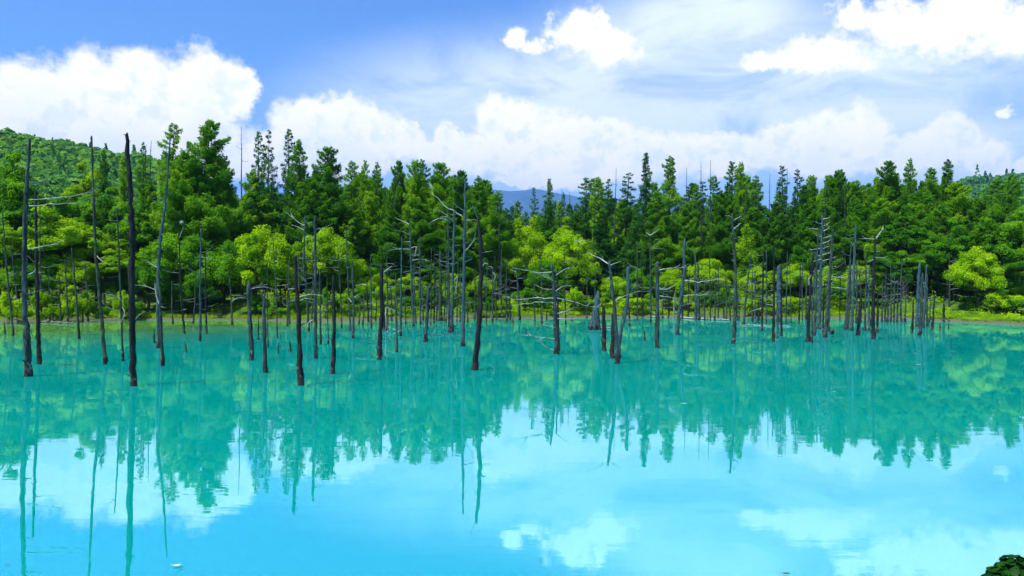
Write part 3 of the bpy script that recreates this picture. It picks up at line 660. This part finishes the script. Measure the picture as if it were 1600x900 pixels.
S([(313,533),(314,440),(316,358)], 5.5, 'blue', auto=3); S([(323,522),(321,470),(320,396)], 4.5, 'dark', auto=3); S([(363,508),(358,424)], 4.5, 'mossy', [((363,470),(375,465),(388,467))], 2)
for a in ([(95.5,505),(92,433)], [(106,505),(100,405)], [(138,503),(133,410)], [(8,522),(7,503)], [(65,503),(59,320)], [(129,502),(131,440)], [(78,503),(74,420)], [(270,506),(268,440)], [(302,505),(305,430)]): S(a, 4.2, 'mossy', auto=2 if a[0][1] - a[1][1] > 50 else 0)
S([(393,563),(390,500),(387,446)], 8.5, 'grey', [((389,452),(402,448),(412,450),(424,454))], 0, 'stubby grey snag with one thin branch arching right from its broken top', top=.75)
S([(414.5,582),(413,520),(411.5,463.5)], 8, 'grey', auto=0, label='stubby branchless grey snag one place right of the arching-branch stub', top=.75)
S([(418.7,542),(419,407)], 3.6, 'mossy', auto=2); S([(403.7,531),(403.5,498)], 4, 'dark'); S([(433,528),(431,450),(425,371)], 4, 'mossy', auto=3); S([(434.7,552),(434.5,536)], 4.2, 'dark'); S([(453.5,549),(453,533)], 5, 'dark')
S([(449,510),(449,417)], 4.5, 'mossy', [((451,452),(460,451),(470,454))], 1); S([(452.6,507),(451,407)], 3.5, 'mossy')
S([(469.5,602),(467,520),(463,449),(460.6,403)], 10, 'dark', [((468,464),(478,461),(490,460),(508,462),1.4),((468,470),(480,466),(496,468),.8)], 2, 'stout black snag with pale forked branch, nearest in the left half of the middle', top=.55)
S([(482.7,518),(478,450),(474,420),(475.5,340)], 6.5, 'grey', [((475,352),(460,343),(442,328),1.3),((475,360),(462,353),(455,352)),((476,346),(488,353),.9),((478,440),(470,430))], 5, 'blue-grey snag with broken flat top, its branches jutting up left', top=.6)
S([(493.7,560),(492.5,450),(491.5,338)], 7, 'grey', [((492,358),(503,355),(514,347),.8),((488,500),(482,505),(484,512),1.0)], 1, 'straight branch-poor grey snag, twin of the flat-topped one', top=.7)
S([(501,538),(500,423)], 5, 'grey'); S([(513,537),(511,440)], 3.6, 'mossy', auto=1)
S([(520,584),(523,500),(521.7,433)], 8, 'dark', label='thick short black-based snag in open water, middle left', top=.6)
S([(534,512),(532,450),(529,388)], 4.2, 'mossy', auto=1); S([(547.7,517),(544,440),(541.7,360)], 4.5, 'grey', auto=2); S([(551.7,529),(552,470),(549,408)], 6, 'grey', [((552,465),(562,460)),((549,472),(542,464))], 1)
S([(592.7,562),(595.5,490),(596,415)], 9, 'dark', [((598,426),(604,421),(611,416),2.0),], 0, 'thick dark snag with a short pale broken limb at its top right', top=.65)
S([(601.7,518),(600,476)], 7, 'dark', [((602,480),(613,484),(626,493),1.0),((602,510),(622,518),(650,527),1.1),((602,515),(620,533),(640,540),.8),((602,482),(604,500),(602,527),.9)], 0, 'squat dark stump trailing long pale branches down to the water')
S([(576,503),(573,443)], 5, 'dark', [((573,445),(565,444),(554,447),1.0)], 1); S([(580,513),(579.5,397)], 4.2, 'grey', auto=2); S([(606,513),(605,450),(603,380)], 4.2, 'grey', auto=6)
S([(620,550),(619,490),(617.7,430)], 6, 'grey', auto=2); S([(626,525),(627,450),(628,371)], 5.5, 'blue', auto=3)
S([(646,510),(643,420),(640.5,343)], 6, 'blue', [((640,351),(630,346),(617,340),1.2),((640,367),(628,362),(616,361),.8),((641,378),(630,378)),((642,390),(625,389),(608,392),1.1),((643,388),(652,386),(650,400),1.2),((644,407),(660,405),(672,408),.9)], 4, 'blue-grey snag with ladder of pale branches on its left side')
S([(657,508),(656,370)], 4.5, 'grey', auto=7)
S([(665,534),(667,490),(669,450.6)], 8, 'grey', [((666,520),(673,523),(678,519),1.0)], 2, 'short thick grey snag with curled root-like twig above water', top=.7)
S([(702,520),(701,420),(700,328)], 6, 'grey', [((700,338),(690,331),(679,328),.9),((700,345),(690,341),(680,345),(672,352),1.3)], 8)
S([(705.5,519),(708,420),(710,330)], 7, 'blue', [((721,337),(700,324),(684,310),(670,297),1.5),((708,345),(700,339),(690,340)),((709,440),(715,432),(712,456),1.2),((708,498),(722,499),.9)], 6, 'mossy blue snag with a long pale limb slanting up left past its top')
S([(688,501),(688,394)], 8.5, 'mossy', auto=4)
S([(723,541),(725,430),(727,281)], 8, 'blue', [((727,392),(736,383),(744,373),1.6),((726,330),(716,324),(706,317),.8),((727,345),(740,343),(747,345),.7),((726,410),(738,404),.8)], 5, 'tall straight blue-grey snag whose tip nearly reaches the treetops', top=.5)
S([(741,578),(747,530),(749.4,486),(752,411),(747.5,343)], 11, 'dark', [((747,343),(741,328),(737,312),.7),((753,417),(757,411),(763,413),2.4),((752,395),(770,391),.8),((751,440),(762,448))], 2, 'curved black snag bowing right, with one bright stub', top=.5)
S([(769.4,505),(770,418)], 5, 'grey', [((770,420),(766,416),(758,420),.9),((770,425),(774,432),(770,440),1.0)], 3); S([(784.5,498),(783.5,390)], 4, 'mossy', auto=3); S([(742,500),(742,420)], 4.2, 'mossy', auto=1)
S([(812,500),(810,460),(807,420)], 6, 'grey', [((807,425),(798,421),(806,418),.8)], 6); S([(822,522),(822,516)], 4, 'dark'); S([(854,501),(854,487)], 4, 'dark'); S([(894,502),(894,494)], 4, 'dark'); S([(802,508),(801,497)], 4, 'dark')
S([(869.5,553),(868,500),(866,460),(861.7,411)], 9, 'grey', [((864,425),(845,427),(825,423),(803,419),1.3),((865,439),(850,433),(838,428),1.0),((866,466),(840,466),(810,468),(788,463),1.4),((870,466),(890,471),(915,477),(944,482),1.4),((866,474),(845,472),(820,475),(797,478),1.1),((867,452),(850,452),(835,444),.9),((869,430),(880,422),(890,417),1.0),((868,512),(850,508),(826,500),1.2),((869,530),(848,527),(808,521),1.2),((871,498),(885,498),(898,496),1.0),((871,490),(885,485),(898,480)),((868,455),(880,447),(893,447)),((868,553),(880,558),(890,570),.7),((868,548),(850,540),(840,520),.8)], 6, 'snag with the widest spread of long horizontal bare branches, pond centre', top=.5)
S([(873,548),(872,500),(871,420)], 6, 'dark', label='slim dark stem fused beside the widely branched snag', top=.6)
S([(903,492),(903.5,430),(903,373)], 4.2, 'mossy', [((903,378),(896,374)),((903,378),(912,376))], 2)
S([(944,548),(943.5,515),(942.7,480)], 9, 'dark', top=.8, label='short black post-like stump right beside the cone-shaped stump')
S([(957,560),(957.3,525),(957.7,493)], 9, 'dark', top=.8, label='short black post-like stump touching the forked leaning pair')
S([(965,568),(963,530),(958,457),(952,411)], 9, 'grey', [((952,413),(938,403),(920,393),1.7),((953,415),(960,412),(968,409),1.3),((959,472),(968,465),(983,460),1.5)], 2, 'left arm of the V-shaped pair, leaning left with a limb at its tip', top=.5)
S([(967,560),(967,535),(974,500),(981,467),(981,420)], 9, 'blue', [((979,462),(990,457),(1002,455),.8)], 0, 'right arm of the V-shaped pair, blunt blue-grey top', top=.75)
S([(983,509),(983,482)], 6, 'dark'); S([(996,500),(996,380)], 3.4, 'mossy', auto=2); S([(1007.7,532),(1007,519)], 5, 'dark', label='tiny black stub alone in open water right of the V-shaped pair')
S([(1016.7,504),(1016,430),(1015,363)], 4.6, 'grey', [((1015,368),(1022,364),(1028,358),1.2),((1015,368),(1010,363))], 2)
S([(1026.7,543),(1027,480),(1026.7,411)], 9, 'grey', [((1029,423),(1045,419),(1071,418),1.3),((1029,452),(1042,452),(1056,444),1.4),((1029,462),(1045,464),(1060,466),.9),((1029,470),(1040,468),.8),((1029,455),(1040,448))], 2, 'stout blunt grey snag with all its branches pointing right', top=.75)
S([(1058,523),(1063,470),(1068,430),(1069,376)], 7.5, 'blue', [((1068,438),(1090,441),(1112,437),(1130,437),1.3),((1067,462),(1085,461),(1112,461),1.0),((1064,478),(1080,474),(1095,475),.8)], 3, 'blue-grey snag leaning right, its bare branches crossing the round bush', top=.65)
S([(1045,497),(1044,440)], 5, 'dark', auto=3); S([(1052,498),(1055,455)], 4, 'twig', auto=3); S([(1091.7,500),(1091,460),(1090.5,413)], 7, 'grey', auto=2); S([(1087,499),(1086,390)], 6, 'blue', auto=1)
for x, t_ in ((1101,430),(1110,402),(1117,425),(1122,415),(1131,440),(1135,430),(1141,450),(1152,460)): S([(x, 500 + (x % 3)), (x + (x % 5) - 2, t_)], 3.8, 'mossy', auto=1)
S([(1146,537),(1149,467),(1147,400),(1142.7,337)], 8, 'mossy', [((1143,341),(1137,338),(1130,338),1.3),((1144,346),(1152,341),(1160,337),1.3),((1145,358),(1153,353),(1160,348),2.2),((1143,366),(1138,363),1.2),((1146,408),(1140,406),1.2),((1148,430),(1158,424),.8),((1148,455),(1143,448),1.6)], 3, 'dark snag with short pale fishbone branches at its top, mid right', top=.5)
S([(1161.7,507),(1167,450),(1173,397)], 5, 'grey', auto=6); S([(1191,517),(1191.5,450),(1193,383)], 5, 'dark', [((1189,482),(1180,484),(1168,488),1.0)], 2); S([(1185.5,505),(1185,470)], 5, 'dark'); S([(1197,505),(1198,392)], 4.5, 'grey', auto=2)
S([(1208,534),(1209,460),(1208.5,385)], 6.5, 'dark', [((1207,477),(1198,475)),], 1, 'slim dark snag just left of the broad blue slab')
S([(1217,503),(1217,460),(1218,418)], 9, 'blue', auto=0, label='broad slab-like blue snag with blunt top', top=.85); S([(1221,525),(1221.5,480),(1222,415)], 5, 'dark', auto=1, label='narrow black snag pressed against the broad blue slab')
S([(1215,528),(1214.5,470)], 4.5, 'grey')
S([(1261.5,534),(1266,460),(1271,396)], 7.5, 'dark', [((1265,445),(1263,437),(1267,430),1.8)], 1, 'dark snag on the left edge of the fishbone cluster, leaning right')
S([(1268,536),(1270,470),(1273,420)], 5.5, 'grey'); S([(1273,524),(1276,440),(1279.6,357)], 6.5, 'grey', [((1279,358),(1270,357),(1262,357),.7),((1280,366),(1283,374),1.6)], 5, tufts=(.5,.95)); S([(1259,499),(1262,430)], 4.5, 'mossy')
_fb = [((1284, y), (1284 + s_ * 9, y + 1 - a), (1284 + s_ * L, y + 2 - a * 2.2), 1.25) for y, s_, L, a in ((343,1,8,3),(350,-1,10,3),(354,1,14,4),(362,1,12,5),(370,-1,16,2),(373,1,18,4),(381,1,15,5),(388,-1,18,0),(390,1,22,5),(398,1,16,3),(405,-1,20,-1),(408,1,22,4),(420,1,26,3),(424,-1,18,1),(437,1,28,1),(446,1,22,2),(448,-1,16,2))]
S([(1279.5,514),(1282,430),(1285,339)], 8, 'blue', _fb, 3, 'tall snag dense with short pale fishbone branches, heart of the right cluster', top=.5)
S([(1289.6,527),(1295,440),(1300,361)], 7.5, 'grey', [((1298,449),(1310,450),(1322,452),.9),((1299,432),(1314,434),(1324,431),.8)], 6, 'grey snag on the right edge of the fishbone cluster', top=.5); S([(1295,518),(1298,400)], 5, 'mossy', auto=3)
S([(1299,522),(1303,516)], 7, 'dark', flare=1.0, label='short slanting black log end in the water right of the fishbone cluster')
S([(1304.5,490),(1303.5,440)], 4.2, 'mossy'); S([(1286,519),(1288,440)], 5, 'dark')
S([(1320.8,515),(1326,440),(1330,379)], 6.5, 'grey', auto=4); S([(1324.5,514),(1329,420)], 5.5, 'mossy', auto=2); S([(1331,517),(1334,430),(1337.5,352)], 7, 'blue', auto=4)
S([(1340.4,524),(1343,490),(1345,460)], 7.5, 'dark', auto=1); S([(1351.4,517),(1352,398)], 5, 'grey', auto=5); S([(1358,516),(1359,419)], 6, 'blue', auto=3)
S([(1364,530),(1364.5,450),(1367,368)], 8, 'dark', [((1368,373),(1373,365),(1378,357),2.2),((1367,374),(1355,373),(1342,373),1.0),((1367,393),(1378,393),.9),((1367,403),(1378,403),(1388,401),1.1),((1366,405),(1355,410),1.1),((1366,435),(1355,437),1.0)], 5, 'dark snag ending in a bright splintered tip slanting right', top=.5)
S([(1370.8,520),(1371,455)], 6, 'dark')
for x, t_ in ((1378,440),(1383,425),(1387,450),(1392,410),(1397,430),(1402,440),(1408,405),(1414,450),(1345,420)): S([(x, 502 + x % 3), (x + (x % 5) - 2, t_)], 4.6, 'mossy' if x % 2 else 'grey', auto=2)
S([(1424.8,521),(1426,470)], 6, 'dark', auto=1); S([(1433,510),(1434,460),(1436,416)], 7, 'blue', auto=1, label='wide blue-grey snag, left one of the pair before the dark thicket', top=.8); S([(1437,524),(1440,430)], 6.6, 'grey', [((1441,450),(1447,447),(1456,452),1.6)], 1, 'wide grey snag with a hooked pale branch on its right', top=.7)
S([(1443,512),(1446,415)], 6, 'blue'); S([(1448.7,510),(1450,430)], 5.2, 'mossy', auto=1); S([(1456.5,516),(1461,460)], 5.5, 'dark'); S([(1465,486),(1465.5,435)], 6, 'blue'); S([(1474.7,503),(1475,462)], 5.5, 'dark'); S([(1469,517),(1469,506)], 4, 'dark')
S([(1482.5,500),(1484,395)], 4.2, 'mossy', auto=2); S([(1505,493),(1507,460),(1509,437)], 5, 'dark', [((1509,441),(1520,440),(1537,441),.9),], 1, 'thin dark snag with one thin branch crossing the dome-shaped bush')
S([(1482,513),(1482,507)], 3.5, 'dark'); S([(1493,490),(1496,462)], 4.5, 'dark')
# thinner trunks at the water's edge between the mapped ones
_r2 = random.Random(9)
for x in (466,487,508,528,561,567,587,612,634,650,661,673,678,682,694,697,714,719,731,752,760,776,792,797,836,846,884,917,930,1004,1035,1066,1075,1155,1176,1180,1228,1236,1248,1254,1312,1338,1420,1452,1490):
    S([(x, _r2.uniform(500, 509) - (3 if x > 900 else 0)), (x + _r2.uniform(-3, 3), _r2.uniform(385, 465))], _r2.uniform(2.8, 4.6), _r2.choice(['mossy', 'grey', 'mossy', 'dark']), auto=_r2.choice((0, 1, 2, 4)))
# bare spires among the living trees
SP = []
for px, top, Y in ((377,198,93),(236,220,90),(228,226,92),(963,262,110),(1073,262,112),(1095,252,112),(1110,250,112),(1203,272,108),(1230,262,108),(1320,285,100),(878,296,110),(890,300,112),(930,296,108),(1165,290,106),(780,318,90),(617,262,92),(1290,290,100)):
    k = Y / F; p = at(px, top, Y); z0 = float(terr(np.array([p.x]), np.array([Y]))[0]); rng = random.Random(px); n = 16; b = Buf()
    lean = rng.uniform(-.02, .02) * p.z
    path = [Vector((-lean * (1 - i / (n - 1)) + rng.uniform(-.03, .03), 0, -.3 + (p.z - z0 + .3) * i / (n - 1))) for i in range(n)]
    tube(b, path, [.15 * (1 - i / (n - 1)) + .025 for i in range(n)], 6)
    root = link('dead_tree', None); root.location = (p.x, Y, z0); link('trunk', b.mesh('spire', True), M['mossy'], root)
    for j in range(16):
        f = rng.uniform(.3, .97); q = path[0].lerp(path[-1], f); q = path[int(f * (n - 1))]; a = rng.uniform(0, 6.28); L = rng.uniform(.5, 1.6) * (1.2 - f * .7); d = Vector((math.cos(a), math.sin(a), rng.uniform(-.1, .35))); bb = Buf()
        tube(bb, [q, q + d * L * .5, q + d * L + Vector((0, 0, .1))], [.028, .02, .008], 4, cap=False); link('branch', bb.mesh('spire_branch'), M['mossy'], root)
    tag(root, None, 'dead tree', 'bare dead spires among the living trees'); SP.append((px, root))

# cone-shaped broad stump with its ledge
def cone_stump():
    g = ground(929, 515); Y = g.y; k = Y / F; b = Buf(); rng = random.Random(3)
    P_ = [at(930, 517, Y) - Vector((0, 0, .6)), at(930, 515, Y), at(930.5, 500, Y), at(931.5, 488, Y), at(933, 470, Y), at(934.5, 454, Y)]
    tube(b, [p - g for p in P_], [8.5 * k, 8 * k, 6.6 * k, 5.4 * k, 4.4 * k, 1.6 * k], 11, rng, .12)
    for a in range(7):
        an = a / 7 * 6.28 + .2; tube(b, [Vector((math.cos(an) * 5 * k, math.sin(an) * 5 * k, .7)), Vector((math.cos(an) * 8 * k, math.sin(an) * 8 * k, .12)), Vector((math.cos(an) * 11 * k, math.sin(an) * 11 * k, -.3))], [.13, .12, .08], 5, cap=False)
    o = link('tree_stump', b.mesh('cone_stump', True), M['blue']); o.location = g
    tag(o, 'cone-shaped blue-grey stump with wide flared foot, behind a floating plank', 'stump', DG)
cone_stump()
def stick(name, pts, w, tone, label, cat, group=None, z=0.03):
    P_ = [ground(x, y, z) for x, y in pts]; k = P_[0].y / F; n = 10; q = spline(P_, n); rng = random.Random(int(pts[0][0])); b = Buf()
    for i in range(1, n - 1): q[i] += Vector((0, rng.uniform(-.1, .1), rng.uniform(-.01, .03)))
    c = q[0].copy(); tube(b, [p - c for p in q], [w / 2 * k * (1 - .5 * i / (n - 1)) for i in range(n)], 6, rng, .1)
    o = link(name, b.mesh(name, True), M[tone]); o.location = c; tag(o, label, cat, group); return o
FG = 'driftwood lying on the water'
stick('floating_plank', [(920,512.5),(940,512.5),(966,512)], 2.4, 'pale', 'pinkish pale pole floating in front of the cone-shaped stump', 'driftwood', FG, .05)
stick('floating_log', [(985,492),(1020,495),(1052,496)], 2.6, 'pale', 'long pale log along the bank between the V-shaped pair and leaning snag', 'log', FG, .08)
stick('floating_log', [(1060,495.5),(1095,498),(1140,500)], 2.8, 'pale', 'pale log at the waterline below the round yellow-green bush', 'log', FG, .08)
stick('fallen_branch', [(1150,509),(1180,508),(1204,510)], 1.6, 'pale', 'thin floating branch between the fishbone-topped snag and blue slab', 'branch', FG)
stick('fallen_branch', [(1203,511),(1215,509),(1235,510)], 1.5, 'pale', 'thin floating branch under the broad blue slab', 'branch', FG)
stick('fallen_branch', [(575,537),(605,534),(640,529)], 1.3, 'twig', 'thin branch lying on water below the thick dark pale-limbed snag', 'branch', FG)
stick('fallen_branch', [(676,524),(700,522),(722,518)], 1.2, 'twig', 'thin branch on the water by the tall straight blue-grey snag', 'branch', FG)
stick('fallen_branch', [(96,571),(112,570),(126,570)], 1.3, 'mossy', 'short dark stick adrift between the two tall left snags', 'branch', FG)
stick('fallen_branch', [(1375,499),(1400,499.5),(1430,499)], 1.8, 'pale', 'grey log on the dark muddy bank under the right thicket', 'branch', FG, .1)
stick('floating_log', [(62,502),(110,504.5),(150,503)], 2.0, 'twig', 'low grey log along the left bank under the golden bushes', 'log', FG, .08)
# floating leaves and specks
def float_leaf(px, py, L, tone, label, ang):
    g = ground(px, py, .008); b = Buf(); V = []; Q = []
    n = 9
    for i in range(n):
        s_ = i / (n - 1); w = math.sin(s_ * math.pi) ** .7 * L * .28; c = .02 * L / .1 * (s_ - .5) ** 2
        for j, o_ in enumerate((-w, 0, w)): V.append((s_ * L - L / 2, o_, c * 2 + abs(o_) * .35))
    Q = [(i * 3 + j, i * 3 + j + 1, i * 3 + j + 4, i * 3 + j + 3) for i in range(n - 1) for j in range(2)]
    b.add(V, Q); tube(b, [Vector((-L / 2, 0, .01)), Vector((-L * .75, .01, .02))], [.003, .002], 4, cap=False)
    me = b.mesh('floating_leaf', True); o = link('floating_leaf', me, tone); o.location = g; o.rotation_euler = (0, 0, ang)
    tag(o, label, 'leaf', 'leaves floating on the pond'); return o
def flat_mat(name, c):
    m, t = mat(name); p = N(t, 'ShaderNodeBsdfPrincipled'); tcn = N(t, 'ShaderNodeNewGeometry')
    t.links.new(mixc(t, noise(t, tcn.outputs['Position'], 40, 3), tuple(v * .7 for v in c), c), p.inputs['Base Color']); p.inputs['Roughness'].default_value = .6; out(t, p.outputs[0]); return m
L1 = flat_mat('dry_leaf', (.75, .62, .42)); L2 = flat_mat('brown_leaf', (.10, .07, .03))
float_leaf(276, 884, .085, L1, 'pale dry leaf afloat near the bottom edge, darker end toward left', .3)
float_leaf(283, 886.5, .055, L2, 'small brown leaf touching the pale dry leaf', 1.1)
float_leaf(1069, 631, .14, L1, 'tiny whitish leaf alone in the middle of the pond', .1)
float_leaf(1436, 570, .18, L1, 'tiny whitish leaf in the dark reflection of the right thicket', .0)
float_leaf(845, 876, .04, L2, 'tiny dark leaf speck near the bottom centre', .4)
float_leaf(13, 883, .04, L2, 'tiny dark leaf speck in the bottom left corner', .8)
float_leaf(1229, 897, .09, L2, 'thin dark leaf at the bottom edge, right of centre', .1)

# undergrowth along the bank: nobody could count it
def undergrowth():
    rng = np.random.default_rng(21); b = Buf()
    for i in range(2600):
        x = rng.uniform(-75, 76); ys_ = float(shore_y(x)); o = 0.9 + rng.uniform(0, 1) ** 1.5 * 24; Y = ys_ + o
        z = float(terr(np.array([x]), np.array([Y]))[0]); h = rng.uniform(.25, .7) * (0.45 + min(o, 9) * .18); r = rng.uniform(.4, .95)
        if z < 0.25: continue
        pxx = 800 + x / Y * F
        if (212 < pxx < 405 and rng.random() < .93) or (1372 < pxx < 1440 and rng.random() < .8) or (1470 < pxx < 1620 and o > 4.5 and rng.random() < .85): continue
        q = 46; d = rng.normal(size=(q, 3)); d[:, 2] = np.abs(d[:, 2]); d /= np.linalg.norm(d, axis=1, keepdims=True)
        C = d * rng.uniform(.5, 1.05, (q, 1)) * np.array([r, r, h]) + np.array([x, Y, z])
        leaves(b, C, d + rng.normal(size=(q, 3)) * .5 + np.array([0, 0, .4]), .22, .12, rng, np.clip(rng.normal(.52, .16) + rng.normal(size=q) * .08, 0, 1))
    tag(link('undergrowth', b.mesh('undergrowth'), M['yellow']), 'low yellow-green undergrowth covering the far bank', 'undergrowth', kind='stuff')
    b = Buf()
    for i in range(5200):        # grass fringe at the edge
        x = rng.uniform(-70, 74); Y = float(shore_y(x)) + rng.uniform(.6, 3.5); z = float(terr(np.array([x]), np.array([Y]))[0])
        if z < .12: continue
        q = 7; C = np.array([x, Y, z]) + rng.normal(size=(q, 3)) * np.array([.18, .18, .02]) + np.array([0, 0, .14])
        leaves(b, C, rng.normal(size=(q, 3)) * np.array([1, 1, .2]), .42, .035, rng, rng.uniform(.3, .9), np.tile([0, 0, 1.0], (q, 1)))
    tag(link('grass', b.mesh('grass'), M['yellow']), 'tufts of green grass along the muddy waterline', 'grass', kind='stuff')
undergrowth()
# bush on the near bank, its top edge entering the frame at lower right
def near_bush():
    rng = np.random.default_rng(8); Y = 4.1; c = at(1655, 985, Y); zb = float(terr(np.array([c.x]), np.array([Y]))[0]); root = link('leafy_bush', None); root.location = (c.x, Y, zb)
    o0 = np.array([c.x, Y, zb]); tb = Buf(); H = c.z - zb
    cb = Buf(); lobes = [(at(1545, 921, Y), .07), (at(1560, 913, Y), .09), (at(1598, 906, Y), .105), (at(1582, 925, Y), .125), (at(1625, 912, Y), .13), (at(1560, 960, Y), .13), (at(1680, 905, Y), .14), (at(1650, 960, Y), .2), (at(1730, 930, Y), .17), (at(1600, 1010, Y), .2), (at(1700, 1010, Y), .22)]
    for j, (p, r) in enumerate(lobes):
        p = np.array(p) + np.array([0, rng.normal() * .05, 0]) - o0
        tube(tb, spline([Vector((rng.normal() * .04, rng.normal() * .04, -.05)), Vector(p) * .55 + Vector((rng.normal() * .05, 0, 0)), Vector(p)], 7), [.014 * (1 - i * .1) for i in range(7)], 6)
        q = 260; d = rng.normal(size=(q, 3)); d /= np.linalg.norm(d, axis=1, keepdims=True); C = p + d * r * rng.uniform(.45, .98, (q, 1))
        for _ in range(1):
            nrm = d + rng.normal(size=(q, 3)) * .4 + np.array([0, 0, .4]); nrm /= np.linalg.norm(nrm, axis=1, keepdims=True)
            ax = rng.normal(size=(q, 3)); ax -= nrm * (ax * nrm).sum(1, keepdims=True); ax /= np.linalg.norm(ax, axis=1, keepdims=True); bx = np.cross(nrm, ax)
            L = .050 * rng.uniform(.7, 1.2, (q, 1)); outl = [(-1, 0, 0), (-.6, .55, .12), (0, .72, .2), (.6, .45, .1), (1, 0, -.1), (.6, -.45, .1), (0, -.72, .2), (-.6, -.55, .12)]
            V = np.stack([C + ax * L * u * .62 + bx * L * v * .62 + nrm * L * (w_ * .5) for u, v, w_ in outl] + [C], 1).reshape(-1, 3)
            base = np.arange(q)[:, None, None] * 9; qd = np.array([[8, 0, 1, 2], [8, 2, 3, 4], [8, 4, 5, 6], [8, 6, 7, 0]])[None]
            cb.add(V, (base + qd).reshape(-1, 4), np.repeat(np.clip(rng.normal(.4, .2, q), 0, 1), 9))
    link('stems', tb.mesh('bush_stems', True), M['bark'], root); link('foliage', cb.mesh('bush_foliage'), M['near'], root)
    tag(root, 'dark green leafy bush poking in at the bottom right corner, near bank', 'bush')
near_bush()

# ------------------------------------------------------------------ one label for each of the many
ORD = ['', 'first', 'second', 'third', 'fourth', 'fifth', 'sixth', 'seventh', 'eighth', 'ninth', 'tenth', 'eleventh', 'twelfth', 'thirteenth', 'fourteenth', 'fifteenth', 'sixteenth', 'seventeenth', 'eighteenth', 'nineteenth', 'twentieth']
def ordw(i): return ORD[i] if i < len(ORD) else '%dth' % i
LM = [(44,'the tall bent branchy snag'), (164.5,'the very tall thin left-leaning snag'), (209,'the thick black snag'), (249,'the tall blue-grey curving snag'), (393,'the stubby arching-branch snag'), (469.5,'the black forked-branch snag'), (520,'the short black-based snag'),
      (592.7,'the thick dark pale-limbed snag'), (646,'the ladder-branched snag'), (723,'the tall straight blue-grey snag'), (741,'the curved black snag'), (869.5,'the widest-branched snag'), (965,'the V-shaped pair'), (1026.7,'the stout right-branching snag'),
      (1058,'the right-leaning blue-grey snag'), (1146,'the fishbone-topped snag'), (1217,'the broad blue slab'), (1279.5,'the dense fishbone snag'), (1364,'the bright-tipped snag'), (1437,'the hook-branched wide snag'), (1505,'the snag crossing the dome-shaped bush')]
def seg(px, lms):
    c = [l for l in lms if l[0] < px]
    return (c[-1][1], 'right of') if c else (lms[0][1], 'left of')
cnt = {}
TONE = dict(dark='black', grey='grey', blue='blue-grey', mossy='mossy', twig='pale', pale='pale')
for s_ in sorted(SNAGS, key=lambda s_: s_[0]):
    px, lab, o, (hpx, w, tone, lean, nb, py0) = s_
    if lab is None:
        lm, rel = seg(px, LM); hw = 'stub of a' if hpx < 30 else ('short' if hpx < 80 else ('tall' if hpx > 130 else 'mid-height'))
        desc = '%s %s trunk' % (hw, TONE[tone]) if hpx < 30 else '%s %s trunk' % (hw, TONE[tone])
        desc += ' with twigs' if nb >= 4 else (' without branches' if nb == 0 and hpx >= 30 else '')
        key = (desc, lm); cnt[key] = cnt.get(key, 0) + 1; lab = '%s, %s such %s %s' % (desc, ordw(cnt[key]), rel, lm)
    o['label'] = lab
LT = {'larch_tree': [(322,'the largest larch'), (512,'the broad bulging larch'), (690,'the round-topped larch behind the snags'), (1011,'the tallest dark spruce'), (1143,'the twin-topped larch'), (1222,'the airy-tipped spruce'), (1384,'the broad-topped right larch')]}
LT['spruce_tree'] = [(322,'the largest larch'), (449,'the needle-pointed spruce'), (857,'the lone cone-shaped spruce'), (1011,'the tallest dark spruce'), (1143,'the twin-topped larch'), (1222,'the airy-tipped spruce')]
LT['young_larch'] = LT['spruce_tree']; LT['broadleaf_tree'] = [(130,'the golden-green tree by the ridge'), (857,'the lone cone-shaped spruce'), (1415,'the light two-lobed tree')]
LT['bush'] = [(209,'the thick black snag'), (404,'the big yellow-green bush'), (520,'the short black-based snag'), (741,'the curved black snag'), (890,'the tallest bright bush'), (1105,'the round thin-trunk-framed bush'), (1242,'the pale dense bush'), (1532,'the dome-shaped bush')]
LT['shrub'] = LM
ADJ = {'larch_tree': 'larch', 'spruce_tree': 'spruce', 'young_larch': 'young yellow-green larch', 'broadleaf_tree': 'leafy broadleaf tree', 'bush': 'rounded bush', 'shrub': 'low shrub'}
cnt = {}
for px, nm, o, lab, wd in sorted(TREES, key=lambda t_: t_[0]):
    if lab is None:
        lm, rel = seg(px, LT[nm]); deep = o.location.y > 117 and nm == 'larch_tree'
        hz = at(px, 450, o.location.y).z; hgt = o.scale.z
        desc = ('shaded ' if deep else '') + ('broad ' if o.scale.x > 1.05 else 'slender ' if o.scale.x < .72 else '') + ADJ[nm] + (' of the back row' if deep else '')
        if nm == 'shrub': desc += ' on the far bank'
        key = (desc, lm); cnt[key] = cnt.get(key, 0) + 1; lab = '%s, %s %s %s' % (desc, ordw(cnt[key]), rel, lm)
    o['label'] = lab
LS = [(203,'the thick black snag'), (322,'the largest larch'), (512,'the broad bulging larch'), (857,'the lone cone-shaped spruce'), (1011,'the tallest dark spruce'), (1143,'the twin-topped larch'), (1222,'the airy-tipped spruce')]
cnt = {}
for px, o in sorted(SP, key=lambda t_: t_[0]):
    lm, rel = seg(px, LS); cnt[lm] = cnt.get(lm, 0) + 1; o['label'] = 'bare spiky dead spire among the trees, %s %s %s' % (ordw(cnt[lm]), rel, lm)
